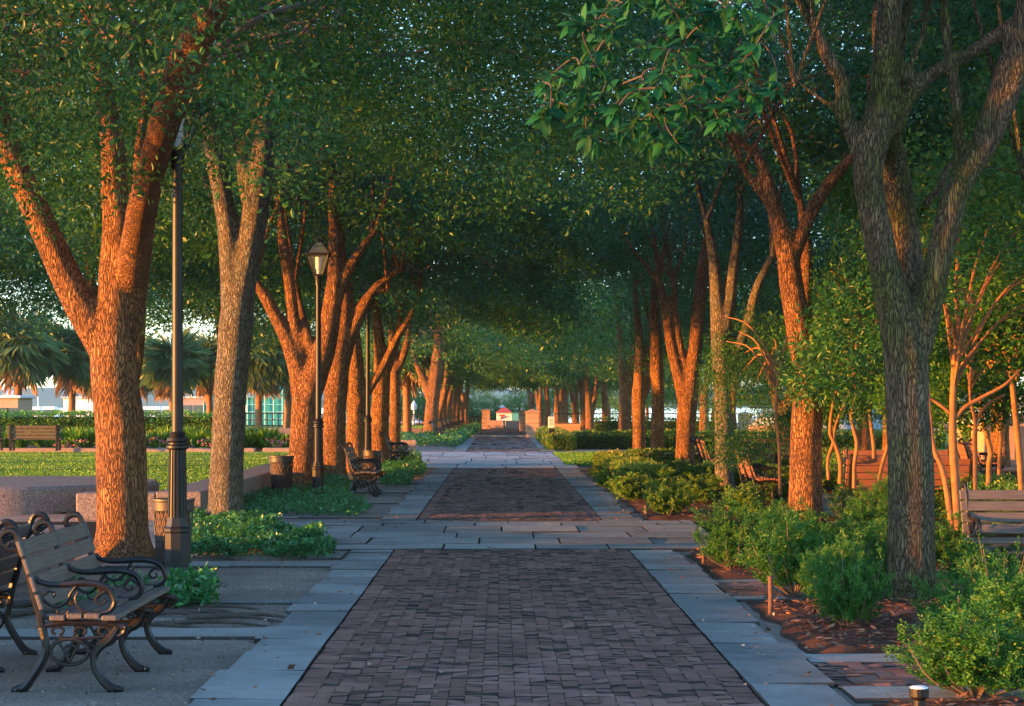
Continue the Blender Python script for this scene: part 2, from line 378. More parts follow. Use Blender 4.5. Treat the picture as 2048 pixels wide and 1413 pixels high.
def crown_centers(n_, Rr, h0, droop, top, seed):
    r_ = np.random.default_rng(seed); out = []
    while len(out) < n_:
        k = n_; x = r_.uniform(-Rr, Rr, k); y = r_.uniform(-Rr, Rr, k); q = np.sqrt(x * x + y * y) / Rr
        lo = h0 - droop * q ** 2 + .5 * np.sin(x * 1.3 + seed) * np.cos(y * 1.1); hi = h0 + .3 + top * np.sqrt(np.clip(1 - q ** 2, 0, 1))
        u = r_.random(k) ** 1.5; z = lo + (hi - lo) * u
        for i in range(k):
            if q[i] < 1 and noise.noise(Vector((x[i] * .55 + seed * 7, y[i] * .55, z[i] * .7))) > .0: out.append((x[i], y[i], z[i]))
    return np.array(out[:n_])

def crown(name, seed, ncl, per, L, Rr=5.4, h0=4.9, droop=1.4, top=4.6, fine=True, mat='oak_leaf', crad=.42):
    c = crown_centers(ncl, Rr, h0, droop, top, seed)
    p, off, cid = clumps(c, per, crad)
    d = off / (np.linalg.norm(off, axis=1)[:, None] + 1e-6) + rdir(len(p)) * .9; nn = rdir(len(p), 1.0)
    cr = rng.random(ncl); rnd = cr[cid] * .7 + rng.random(len(p)) * .3
    return leaves(name, p, d, nn, L * rng.uniform(.55, 1.4, len(p)), .42, mat, rnd, fine)

def twigs(name, centers, seed, hub=3.6, n_=60, r0=.05):
    """branch network from limbs out into the clumps"""
    mb = MB(); r_ = random.Random(seed); idx = r_.sample(range(len(centers)), min(n_, len(centers)))
    for i in idx:
        t = Vector(centers[i]); a = Vector((t.x * .15 + r_.uniform(-.4, .4), t.y * .15 + r_.uniform(-.4, .4), min(hub + r_.uniform(0, 1.5), t.z)))
        jj = lambda f, s_: tuple(a.lerp(t, f) + Vector((r_.uniform(-s_, s_), r_.uniform(-s_, s_), r_.uniform(-s_ * .4, s_))))
        p = spline([tuple(a), jj(.2, .25), jj(.4, .4), jj(.6, .4), jj(.8, .3), tuple(t)], 4); rr = r0 * r_.uniform(.5, 1)
        mb.tube(p, np.linspace(rr, .008, len(p)), 5, cap=False)
        for _ in range(4):
            k = r_.randrange(4, len(p)); q = Vector(p[k]); e = q + Vector((r_.uniform(-.7, .7), r_.uniform(-.7, .7), r_.uniform(-.5, .3)))
            mid = q.lerp(e, .5) + Vector((r_.uniform(-.12, .12),) * 3)
            pp = spline([tuple(q), tuple(mid), tuple(e)], 3); mb.tube(pp, np.linspace(.012, .004, len(pp)), 4, cap=False)
    return mb.mesh(name, 'twig')

# ------------------------------------------------------------------ setting
def sheet(name, x0, x1, y0, y1, z, mat, nx=1, ny=1, amp=0, fs=1.0):
    xs = np.linspace(x0, x1, nx + 1); ys = np.linspace(y0, y1, ny + 1); X, Y = np.meshgrid(xs, ys)
    Z = np.full(X.shape, float(z))
    if amp:
        for j in range(ny + 1):
            for i in range(nx + 1): Z[j, i] += amp * (noise.noise(Vector((X[j, i] * fs, Y[j, i] * fs, 3))) * .7 + .5 + .4 * noise.noise(Vector((X[j, i] * fs * 4, Y[j, i] * fs * 4, 7))))
    V = np.stack([X.ravel(), Y.ravel(), Z.ravel()], 1); a = np.arange(nx); Fq = []
    for j in range(ny): Fq.append(np.stack([j * (nx + 1) + a, j * (nx + 1) + a + 1, (j + 1) * (nx + 1) + a + 1, (j + 1) * (nx + 1) + a], 1))
    return tag(link(name, mesh_from(name, V, np.concatenate(Fq), None, amp > 0, mat)), kind='structure')

sheet('ground', -260, 260, -60, 172, 0, 'gravel')
sheet('water', -3200, 3200, 172, 4000, -1.0, 'water')
mb = MB(); mb.box(-260, 260, 171.5, 172.5, -2, .05); tag(mb.build('quay_edge', 'kerb_stone'), kind='structure')
# far shore, a low wooded bank 2 km off
xs = np.linspace(-2600, 2600, 700); V = []; 
for x in xs:
    hgt = 18 + 7 * noise.noise(Vector((x * .004, 0, 1))) + 4 * noise.noise(Vector((x * .02, 0, 2))) + 1.8 * noise.noise(Vector((x * .09, 0, 5)))
    V += [(x, 2000, -1.2), (x, 2005, hgt * .6), (x, 2035, hgt), (x, 2160, hgt * .7), (x, 2260, -1.2)]
a = np.arange(len(xs) - 1)
Fq = np.concatenate([np.stack([a * 5 + k, a * 5 + 5 + k, a * 5 + 6 + k, a * 5 + 1 + k], 1) for k in range(4)])
tag(link('far_hills', mesh_from('far_hills', V, Fq, None, True, 'far_trees')), kind='structure')

sheet('lawn', -60, -4.75, 29.2, 66, .02, 'lawn', 60, 50, .03, .5)
sheet('far_lawn', -60, -4.0, 84, 168, .015, 'lawn')
sheet('right_lawn', 8.5, 60, 66, 160, .015, 'lawn')
sheet('grass_verge', 1.7, 3.2, 52, 66, .02, 'lawn')

def blades(lab, x0, x1, y0, y1, n_, h, wd):
    C = np.stack([rng.uniform(x0, x1, n_), rng.uniform(y0, y1, n_), np.full(n_, .015)], 1); d = rdir(n_) * .55 + np.array([0, 0, 1.])
    rn = np.clip(np.array([noise.noise(Vector((a * .5, b_ * .22, 3))) for a, b_, _ in C]) * .6 + .45 + rng.normal(size=n_) * .2, 0, 1)
    return tag(link('grass', leaves('grass', C, d, rdir(n_), h * rng.uniform(.5, 1.2, n_), wd / h, 'grass', rn, False)), lab, kind='stuff')
blades('short mown grass of the left lawn', -19, -4.8, 29.3, 66, 170000, .05, .022)
blades('grass triangle by the far cross path', 1.75, 3.2, 52.2, 65.8, 9000, .06, .03)
blades('grass of the lawn beyond the kerb', -14, -4.1, 84.5, 150, 30000, .09, .05)
# brick and flagstone paving
def slabs(mb, x0, x1, y0, y1, z, zj=.006, gap=.008, r=None, th=.05, tilt=.004, gapx=None):
    zz = z + random.uniform(-zj, zj); t1, t2 = random.uniform(-tilt, tilt), random.uniform(-tilt, tilt); g = gap / 2; gx_ = g if gapx is None else gapx / 2
    a, b_, c, d = x0 + gx_, x1 - gx_, y0 + g, y1 - g
    if b_ - a < .012 or d - c < .012: return
    tz = [zz - t1 - t2, zz + t1 - t2, zz + t1 + t2, zz - t1 + t2]
    V = [(a, c, z - th), (b_, c, z - th), (b_, d, z - th), (a, d, z - th), (a, c, tz[0]), (b_, c, tz[1]), (b_, d, tz[2]), (a, d, tz[3])]
    mb.add(V, [(4, 5, 6, 7), (0, 1, 5, 4), (1, 2, 6, 5), (2, 3, 7, 6), (3, 0, 4, 7)], random.random() if r is None else r)
    mb.R[4][-1][1:] = -1.2          # side faces darkened: riser shade painted into the colour, plus soil dirt
BX0, BX1 = -1.15, 1.40
def herring(mb, x0, x1, y0, y1, z, L=.2):
    W = L / 2; ni = int((y1 - y0) / W) + int((x1 - x0) / W) + 20
    for i in range(-ni, ni):
        for j in range(-ni, ni):
            ox = x0 + (i + 2 * j) * W; oy = y0 + (i - 2 * j) * W
            if ox < x0 - .3 or ox > x1 + .1 or oy < y0 - .3 or oy > y1 + .1: continue
            for (a, b_, c, d) in ((ox, ox + 2 * W, oy, oy + W), (ox, ox + W, oy + W, oy + 3 * W)):
                a, b_, c, d = max(a, x0), min(b_, x1), max(c, y0), min(d, y1)
                if b_ - a > .02 and d - c > .02:
                    wv = .008 * noise.noise(Vector((a * .9, c * .9, 0)))
                    slabs(mb, a, b_, c, d, z + wv, .005, .016 if random.random() < .6 else .007, tilt=.0045, gapx=.004)
def brick_run(name, y0, y1, L=.2):
    mb = MB(); herring(mb, BX0 + .15, BX1 - .15, y0, y1, .024, L)
    y = y0
    while y < y1:
        for (a, b_) in ((BX0 + .006, BX0 + .15), (BX1 - .15, BX1 - .006)): slabs(mb, a, b_, y, min(y + .2, y1), .02, .003, .008)
        y += .2
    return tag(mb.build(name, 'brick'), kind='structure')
sheet('paving_bed', -1.58, 1.84, -4, 21.8, .004, 'joint')
sheet('paving_bed', -1.58, 1.84, 27.3, 150, .004, 'joint')
brick_run('brick_path', 9.0, 21.75, .18); brick_run('brick_path', 27.3, 49.4, .18)
mb = MB()
for (y0, y1) in ((67.3, 99), (101, 131)): herring(mb, BX0, BX1, y0, y1, .018, .4)
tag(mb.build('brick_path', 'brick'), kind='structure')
sheet('brick_path', BX0, BX1, -4, 8.98, .018, 'brick')
mb = MB()
for s, (xa, xb) in enumerate(((-1.62, BX0), (BX1, 1.86))):
    for (ya, yb) in ((8.5, 21.7), (27.3, 49.5), (67.3, 132)):
        y = ya
        while y < yb:
            l = random.uniform(.55, 1.15); xo = (random.uniform(-.05, .03) if s == 0 else 0); xi = (random.uniform(-.02, .10) if s else 0)
            slabs(mb, xa + xo, xb + xi, y, min(y + l, yb), .026, .006, .014); y += l
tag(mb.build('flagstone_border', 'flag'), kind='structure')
# cross path of big flags
mb = MB(); y = 21.85
sheet('cross_path_bed', -12, 4.4, 21.8, 27.3, .004, 'joint')
for l in (.75, 1.15, 1.0, 1.25, .65, .6):
    x = -4.6 + random.uniform(-.5, 0)
    while x < 2.55:
        ww = random.uniform(.7, 1.3); slabs(mb, x, min(x + ww, 2.6), y, min(y + l, 27.25), .024, .008, .022, tilt=.006); x += ww
    y += l
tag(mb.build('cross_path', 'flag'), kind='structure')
mb = MB(); y = 50
sheet('far_cross_path_bed', -14, 1.75, 49.6, 67.2, .004, 'joint')
while y < 67:
    l = random.uniform(1.4, 2.4); x = -3.2
    slabs(mb, -14, -8, y, min(y + l, 67), .02, .004, .03); slabs(mb, -8, -3.2, y, min(y + l, 67), .02, .004, .03)
    while x < 1.7:
        ww = random.uniform(.9, 1.4); slabs(mb, x, min(x + ww, 1.75 if y > 58 else 2.0), y, min(y + l, 67), .02, .004, .03); x += ww
    y += l
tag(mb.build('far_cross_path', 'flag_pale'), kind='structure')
mb = MB(); mb.box(-1.7, 1.4, 99.2, 99.6, 0, .09); mb.box(-1.6, 1.4, 131.2, 131.8, 0, .06); tag(mb.build('path_step', 'flag'), kind='structure')
# flag strips dividing the gravel bays on the left, and cross bands on the right
mb = MB()
for (ya, yb, xl, xr) in ((13.6, 14.15, -6, -1.64), (16.0, 16.2, -3, -1.64), (19.6, 20.1, -4.0, -1.64), (20.6, 21.7, -2.0, -1.64), (28.0, 28.4, -4, -1.66), (32.3, 32.7, -4, -1.66), (36.2, 36.6, -4, -1.66), (40.2, 40.6, -4, -1.66), (44.4, 44.8, -4, -1.66)):
    x = xr
    while x > xl: l = random.uniform(.7, 1.3); slabs(mb, max(x - l, xl), x, ya, yb, .02, .003, .014); x -= l
for (ya, yb, xr) in ((12.25, 12.6, 3.0), (10.7, 11.2, 3.0), (17.75, 18.05, 2.35), (16.2, 16.55, 2.35)):
    x = 1.9
    while x < xr: l = random.uniform(.6, 1.0); slabs(mb, x, min(x + l, xr), ya, yb, .026, .003, .014); x += l
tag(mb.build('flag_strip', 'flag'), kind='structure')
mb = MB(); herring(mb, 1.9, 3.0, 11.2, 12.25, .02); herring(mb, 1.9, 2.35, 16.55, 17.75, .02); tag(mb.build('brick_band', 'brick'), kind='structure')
# mulch beds on the right, side path beyond
def bed(name, poly_fn, x0, x1, y0, y1, mat, amp, step=.09):
    nx = int((x1 - x0) / step); ny = int((y1 - y0) / step)
    xs = np.linspace(0, 1, nx + 1); V = []
    for j in range(ny + 1):
        y = y0 + (y1 - y0) * j / ny; e0 = poly_fn(y)
        for i in range(nx + 1):
            t = i / nx; x = e0 + (x1 - e0) * t
            edge = min(1, t * nx * step / .12, (y - y0) / .1, (y1 - y) / .1); edge = max(0, edge)
            h_ = amp * (.45 + .4 * noise.noise(Vector((x * 1.2, y * 1.2, 2))) + .35 * noise.noise(Vector((x * 7, y * 7, 4))))
            V.append((x, y, .006 + edge * max(0.002, h_)))
    a = np.arange(nx)
    Fq = np.concatenate([np.stack([j * (nx + 1) + a, j * (nx + 1) + a + 1, (j + 1) * (nx + 1) + a + 1, (j + 1) * (nx + 1) + a], 1) for j in range(ny)])
    return tag(link(name, mesh_from(name, V, Fq, None, True, mat)), kind='structure')
ed = lambda y: 1.98 + .12 * noise.noise(Vector((0, y * 1.7, 0)))
bed('mulch_bed', ed, 2, 4.6, 12.65, 16.15, 'mulch', .07); bed('mulch_bed', ed, 2, 4.6, 18.1, 21.6, 'mulch', .07)
bed('mulch_bed', ed, 2, 4.6, 6, 10.65, 'mulch', .07)
bed('mulch_bed', lambda y: ed(y) + .05, 2, 4.7, 27.5, 49, 'mulch', .07, .15)
bed('mulch_bed', lambda y: 5.9, 5.9, 14, 14, 48, 'mulch', .06, .3)
sheet('side_path', 4.65, 5.85, 6, 60, .012, 'flag')

# ------------------------------------------------------------------ trees
def remeshed(mb, name, mat, voxel):
    me = mb.mesh(name + '_raw', mat); o = link(name + '_tmp', me)
    md = o.modifiers.new('r', 'REMESH'); md.mode = 'VOXEL'; md.voxel_size = voxel; md.use_smooth_shade = True
    sm = o.modifiers.new('s', 'SMOOTH'); sm.factor = .6; sm.iterations = 4
    dg = bpy.context.evaluated_depsgraph_get(); out = bpy.data.meshes.new_from_object(o.evaluated_get(dg)); out.name = name
    bpy.data.objects.remove(o); bpy.data.meshes.remove(me)
    out.materials.clear(); out.materials.append(MAT[mat]); return out

def skeleton(paths, Y, base, mb, flare=True):
    """paths: rows of (px, py, half width px[, dY]) in photo pixels at the tree's own depth"""
    tips = []
    for pi, path in enumerate(paths):
        rows = []
        for q in path:
            px, py, hw = q[:3]; dy = q[3] if len(q) > 3 else 0
            Yq = Y + dy; p = P(px, py, Yq); rows.append((p.x - base[0], p.y - base[1], p.z, hw / F * Yq))
        r = spline(rows, 7)
        if pi == 0 and flare:
            r[0, 2] = min(r[0, 2], -.1)
            f = np.clip(1 - r[:, 2] / .35, 0, 1); r[:, 3] *= 1 + .32 * f ** 2
        wob = np.array([1 + .05 * noise.noise(Vector((q[0] * 3, q[1] * 3, q[2] * 2.4 + pi))) for q in r])
        mb.tube(r[:, :3], np.maximum(r[:, 3] * wob, .012), 18)
        tips.append((r[-1], r[len(r) // 2]))
    return tips

CR = {}; TW = {}
cent = {}
for k, (sd_, ncl, per, L, fine, mat) in {'a': (1, 1700, 64, .062, True, 'oak_leaf'), 'b': (2, 1700, 64, .062, True, 'oak_leaf'), 'c': (3, 1600, 56, .068, True, 'oak_leaf_blue'),
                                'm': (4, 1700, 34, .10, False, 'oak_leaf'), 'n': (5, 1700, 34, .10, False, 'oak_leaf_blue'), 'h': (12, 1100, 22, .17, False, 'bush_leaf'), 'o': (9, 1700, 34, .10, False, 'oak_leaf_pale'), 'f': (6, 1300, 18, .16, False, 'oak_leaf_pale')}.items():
    CR[k] = crown('crown_' + k, sd_, ncl, per, L, fine=fine, mat=mat)
    TW[k] = twigs('branches_' + k, crown_centers(200, 4.9, 5.5, .9, 3.4, sd_ + 50), sd_, hub=4.6, n_=40, r0=.045)

LEFT_G = 'oak trees in the left row beside the path'; RIGHT_G = 'oak trees in the right row beside the path'
def oak(label, Y, paths, mat, ck, voxel=.035, cz=0.0, csc=1.0, rot=0.0, group=None, cxy=(0, 0), knots=()):
    bx = gx(paths[0][0][0], Y); t = thing('oak_tree', label, 'tree', (bx, Y, 0), 0, group)
    mb = MB(); tips = skeleton(paths, Y, (bx, Y), mb)
    for (px, py, hw) in knots:
        p = P(px, py, Y - .5 * 0); q = np.array([p.x - bx, -hw[1], p.z]); mb.tube([q + (0, .12, 0), q, q + (0, -.05, 0)], [hw[0] * 1.2, hw[0], hw[0] * .7], 10)
    link('trunk', remeshed(mb, 'trunk', mat, voxel), t)
    # limbs thinning out from every tip into the crown
    rr = random.Random(int(Y * 10))
    for (tip, mid) in tips[:]:
        tb = MB()
        for _ in range(3):
            a = Vector(tip[:3]); up = max(1.6, 6.8 - a.z); e = a + Vector((rr.uniform(-1.0, 1.0), rr.uniform(-1.0, 1.0), rr.uniform(.6, 1) * up))
            m_ = a.lerp(e, .5) + Vector((rr.uniform(-.3, .3), rr.uniform(-.3, .3), .2)); p = spline([tuple(a - Vector((0, 0, .05))), tuple(m_), tuple(e)], 5)
            tb.tube(p, np.linspace(max(.02, tip[3] * .75), .012, len(p)), 6, cap=False)
        tb.build('limb', mat, t, smooth=True)
    c = link('crown', CR[ck], t, (cxy[0], cxy[1], cz), rot, csc); b_ = link('branches', TW[ck], t, (cxy[0], cxy[1], cz), rot, csc)
    return t

oak('thick oak leaning three limbs apart behind the nearest left bench', 20.6, [
    [(245, 1132, 58), (245, 1050, 52), (243, 950, 51), (240, 850, 50), (229, 760, 47), (228, 690, 46), (233, 620, 40), (235, 540, 37), (238, 450, 33), (230, 390, 28), (228, 330, 25), (220, 250, 23, .3), (205, 170, 19, .6), (192, 100, 17, 1), (172, 20, 14, 1.3), (160, -80, 11, 1.5)],
    [(232, 735, 36), (195, 665, 38), (150, 590, 33), (103, 490, 30), (58, 390, 28), (18, 300, 25), (-12, 200, 22), (-40, 90, 17), (-70, -30, 13)],
    [(250, 660, 36, .1), (262, 570, 36, 0), (276, 470, 32, -.6), (290, 390, 30, -1.6), (314, 300, 30, -3), (338, 220, 33, -4), (368, 130, 36, -4.5), (410, 50, 32, -5), (470, -50, 26, -5.2)],
    [(262, 480, 14, .8), (272, 400, 12, 1), (278, 300, 10, 1.2), (290, 200, 9, 1.3), (285, 100, 8, 1.4)]],
    'bark_red', 'a', .03, cz=.35, rot=.4, group=LEFT_G, cxy=(0, -.3))
oak('oak outside the left frame edge shading the foreground', 13.35, [
    [(-890, 1290, 105), (-890, 1150, 88), (-880, 900, 82), (-870, 700, 78), (-850, 450, 70), (-820, 200, 60), (-800, -200, 45)],
    [(-880, 800, 60), (-940, 560, 52), (-1010, 300, 42), (-1060, 0, 32)], [(-870, 760, 60), (-800, 560, 50), (-740, 330, 40), (-690, 50, 30)]],
    'bark_red', 'a', .045, cz=.1, rot=3.0)
oak('pale lichen-grey oak forking high beside the near lamp post', 26.7, [
    [(452, 1060, 37), (452, 980, 35), (456, 880, 33), (461, 780, 33), (468, 700, 34), (474, 630, 35), (484, 570, 29), (500, 490, 27), (513, 410, 28), (522, 340, 25), (528, 260, 18), (524, 170, 14), (530, 60, 10)],
    [(472, 640, 30), (464, 550, 25), (455, 450, 22), (440, 365, 20), (425, 290, 18), (412, 210, 15), (402, 120, 12)],
    [(500, 400, 20), (488, 350, 16), (480, 290, 9)],
    [(448, 420, 12), (432, 330, 11), (420, 230, 9)]],
    'bark_grey', 'b', .035, cz=1.3, rot=2.2, group=LEFT_G)
oak('third left oak spreading four limbs low beside the second lamp post', 36.6, [
    [(603, 995, 35), (606, 930, 31), (610, 850, 29), (613, 800, 29), (628, 755, 27), (648, 700, 24), (660, 640, 21), (670, 560, 17), (670, 480, 13), (666, 410, 11), (668, 350, 8)],
    [(606, 790, 24), (596, 740, 20), (575, 680, 16), (550, 630, 14), (528, 590, 12), (505, 555, 10)],
    [(606, 765, 17), (600, 700, 13), (588, 640, 12), (578, 560, 12), (566, 480, 11), (558, 400, 8)],
    [(655, 660, 17), (672, 600, 14), (692, 550, 12), (715, 510, 10), (745, 470, 7)],
    [(622, 770, 12), (622, 710, 10), (612, 660, 9), (600, 610, 8, 1), (590, 560, 6, 1)]],
    'bark_red', 'c', .04, cz=1.1, rot=4.0, group=LEFT_G)
oak('fourth left oak, straight bole touching the third', 41.3, [
    [(667, 970, 27), (668, 900, 24), (669, 820, 23), (673, 770, 24), (678, 710, 22), (687, 650, 18), (690, 590, 14), (685, 520, 10), (680, 440, 8)],
    [(682, 740, 16), (702, 670, 14), (728, 615, 11), (752, 575, 9), (800, 540, 6)],
    [(690, 660, 10), (712, 620, 9), (740, 590, 7), (775, 580, 5)]], 'bark_red', 'm', .045, cz=.8, group=LEFT_G, rot=1)
oak('fifth left oak with a knot and low right limb', 47.4, [
    [(713, 948, 22), (712, 880, 20), (712, 800, 19), (710, 740, 19), (706, 680, 16), (700, 620, 12), (695, 550, 9)],
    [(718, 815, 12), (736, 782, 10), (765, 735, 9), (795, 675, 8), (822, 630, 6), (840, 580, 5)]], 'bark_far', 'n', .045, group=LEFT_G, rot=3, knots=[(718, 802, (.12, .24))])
oak('sixth left oak behind the second bench along the path', 51.2, [
    [(760, 938, 21), (758, 870, 20), (761, 800, 18), (764, 740, 17), (758, 680, 12), (752, 620, 9), (748, 560, 7)],
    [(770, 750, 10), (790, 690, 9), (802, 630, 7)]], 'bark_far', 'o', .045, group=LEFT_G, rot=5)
oak('seventh left oak, slender, behind the third bench along the path', 61, [
    [(787, 922, 15), (790, 860, 12), (790, 790, 11), (789, 740, 10), (784, 680, 8), (780, 620, 6)],
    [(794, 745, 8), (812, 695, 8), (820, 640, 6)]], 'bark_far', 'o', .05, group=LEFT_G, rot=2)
oak('broad pale oak with left side limb just beyond the far cross path', 91, [
    [(860, 884, 16), (863, 830, 14), (868, 780, 13), (874, 730, 13), (878, 690, 11), (876, 645, 8), (870, 600, 6)],
    [(860, 800, 9), (852, 770, 9), (840, 745, 7), (828, 715, 5)]], 'bark_far', 'f', .06, group=LEFT_G, rot=2)
oak('mossy dark oak forking at head height in the right foreground', 16.4, [
    [(1826, 1222, 54), (1822, 1100, 48), (1822, 950, 46), (1815, 820, 44), (1812, 730, 44), (1803, 660, 42), (1778, 570, 35), (1760, 490, 31), (1742, 400, 30), (1736, 340, 31), (1752, 270, 31), (1768, 180, 30), (1776, 80, 28), (1782, -60, 25)],
    [(1822, 680, 34, .15), (1826, 600, 33, .35), (1815, 520, 32, .45), (1803, 430, 30, .5), (1792, 340, 27, .4), (1778, 260, 22, .1)],
    [(1830, 700, 34), (1852, 620, 32), (1872, 540, 28), (1897, 440, 28), (1922, 365, 26), (1975, 285, 23), (2015, 200, 21), (2050, 110, 19), (2080, 0, 16)],
    [(1740, 360, 20), (1712, 290, 17), (1690, 220, 16), (1682, 160, 16), (1650, 105, 14), (1625, 40, 10)],
    [(1918, 380, 17, .1), (1918, 280, 13, .1), (1908, 170, 12), (1893, 70, 11), (1885, -50, 9)],
    [(1915, 370, 18), (1945, 310, 16), (1978, 220, 15), (2008, 130, 16), (2040, 40, 15), (2055, -60, 13)],
    [(1786, 265, 20), (1815, 200, 17), (1860, 150, 15), (1930, 112, 14), (2000, 65, 13), (2070, 10, 11)],
    [(1820, 200, 9), (1822, 130, 8), (1845, 70, 8), (1855, 10, 7)],
    [(1700, 270, 10), (1670, 220, 8), (1630, 190, 6), (1590, 160, 4)],
    [(1845, 415, 10, .3), (1880, 375, 9, .3), (1900, 330, 8, .4), (1960, 330, 6, .5), (2050, 350, 5, .6)]],
    'bark_moss', 'c', .028, cz=1.5, rot=.9, group=RIGHT_G, cxy=(.5, .6))
oak('orange-lit oak with an S-bent bole, second in the right row', 26.7, [
    [(1608, 1060, 36), (1611, 980, 34), (1612, 880, 32), (1615, 780, 30), (1607, 710, 27), (1595, 640, 26), (1583, 570, 24), (1575, 510, 22), (1562, 460, 19), (1545, 400, 16), (1530, 350, 14), (1512, 310, 11), (1480, 285, 7)],
    [(1582, 520, 18), (1604, 465, 16), (1636, 400, 14), (1672, 350, 13), (1705, 315, 11), (1760, 270, 8)],
    [(1556, 450, 10), (1535, 405, 9), (1505, 365, 8), (1485, 330, 6)],
    [(1603, 660, 18, .4), (1612, 580, 14, .6), (1612, 480, 12, .8), (1600, 400, 9, 1)]],
    'bark_red', 'c', .035, cz=1.9, rot=1.9, group=RIGHT_G, cxy=(.3, 0))
oak('third right oak rising from the shrubs in three grey stems', 34.6, [
    [(1452, 1000, 21), (1448, 930, 19), (1448, 850, 19), (1444, 780, 18), (1441, 700, 19), (1437, 640, 17), (1432, 570, 13), (1425, 500, 11), (1412, 440, 7)],
    [(1446, 680, 16), (1458, 610, 14), (1466, 540, 12), (1476, 470, 10), (1482, 390, 7)],
    [(1455, 740, 13), (1478, 690, 12), (1497, 640, 12), (1515, 575, 10), (1545, 510, 7)]], 'bark_grey', 'n', .04, cz=1.2, rot=1, group=RIGHT_G)
oak('fourth right oak, stout, dividing into wide V limbs', 46.4, [
    [(1369, 955, 22), (1371, 880, 19), (1375, 810, 20), (1384, 750, 16), (1391, 690, 14), (1398, 610, 14), (1405, 540, 12), (1414, 470, 8)],
    [(1370, 800, 16), (1357, 750, 13), (1342, 690, 11), (1332, 620, 10), (1318, 560, 8)],
    [(1374, 770, 10), (1362, 700, 8), (1350, 620, 7), (1348, 560, 6)]], 'bark_red', 'n', .045, cz=1.3, rot=4, group=RIGHT_G)
oak('fifth right oak, a single straight bole between two others', 53, [
    [(1315, 935, 15), (1315, 880, 14), (1316, 800, 13), (1314, 740, 14), (1313, 680, 12), (1310, 610, 10), (1308, 540, 7)]], 'bark_far', 'm', .045, rot=2.5, cz=1, group=RIGHT_G)
oak('sixth right oak with knuckled bole and short side limb', 61, [
    [(1278, 918, 14), (1278, 860, 13), (1277, 800, 14), (1279, 740, 11), (1280, 690, 10), (1275, 640, 8), (1270, 570, 6)],
    [(1283, 800, 8), (1295, 775, 7), (1300, 720, 6), (1302, 660, 5)]], 'bark_far', 'o', .05, rot=5.5, cz=.9, group=RIGHT_G)
oak('seventh right oak splitting into two upright stems', 75, [
    [(1246, 897, 12), (1250, 840, 13), (1250, 790, 12), (1243, 730, 8), (1238, 650, 7), (1232, 580, 5)],
    [(1256, 790, 10), (1264, 720, 8), (1268, 650, 7), (1272, 580, 5)]], 'bark_far', 'f', .055, rot=.5, group=RIGHT_G)
oak('small sunlit tree with open antler limbs behind the far hedge', 116, [
    [(1170, 868, 9), (1168, 820, 8), (1165, 785, 7), (1158, 750, 5), (1140, 725, 4), (1112, 703, 3)],
    [(1166, 785, 6), (1164, 745, 5), (1152, 705, 4), (1145, 680, 3)],
    [(1168, 790, 6), (1178, 750, 5), (1195, 715, 4), (1205, 700, 3)],
    [(1172, 800, 3), (1190, 775, 3), (1210, 755, 2.5)]], 'bark_far', 'f', .05, cz=1.5, csc=(.8, .8, .7), rot=.5)

# far row trees: one pattern, copied
def far_oak(name, label, seed):
    rr = random.Random(seed); t = thing(name, label, 'tree', (0, 0, 0)); mb = MB(); fk = rr.uniform(1.1, 1.9)
    main = [(0, 0, -.1, .32), (0, 0, .5, .25), (.03, 0, fk, .23), (.25, .1, fk + .9, .16), (.55, .2, fk + 2.4, .11), (.8, .3, fk + 4, .06)]
    l2 = [(0, 0, fk - .2, .18), (-.3, .1, fk + .8, .14), (-.45, .1, fk + 2.2, .10), (-.5, 0, fk + 3.8, .06)]
    for p in (main, l2): q = spline(p, 5); mb.tube(q[:, :3], q[:, 3], 12)
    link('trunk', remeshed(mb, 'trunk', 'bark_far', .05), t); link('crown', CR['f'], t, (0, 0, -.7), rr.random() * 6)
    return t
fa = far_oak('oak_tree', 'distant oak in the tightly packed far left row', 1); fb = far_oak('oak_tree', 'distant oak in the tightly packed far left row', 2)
fa['group'] = fb['group'] = 'distant oaks of the left row'
FL = [(-3.05, 99), (-3.0, 104), (-2.95, 109), (-2.95, 114), (-2.9, 120), (-2.75, 126), (-2.6, 133), (-2.45, 141)]
for i, (x, y) in enumerate(FL):
    if i == 0: fa.location = (x, y, 0); fa.rotation_euler[2] = 2.9
    elif i == 1: fb.location = (x, y, 0)
    else: dup((fa, fb)[i % 2], (x, y, 0), random.uniform(-.5, .5) + (3 if i % 3 == 0 else 0))
FRr = [(3.0, 150), (3.4, 143), (3.9, 136), (4.2, 130), (4.7, 124), (5.3, 118), (5.9, 111), (2.5, 160), (4.4, 98)]
for i, (x, y) in enumerate(FRr):
    dup((fa, fb)[i % 2], (x, y, 0), random.uniform(0, 6), 'distant orange-lit oak in the far right row', 'distant oaks of the right row', random.uniform(.9, 1.1))
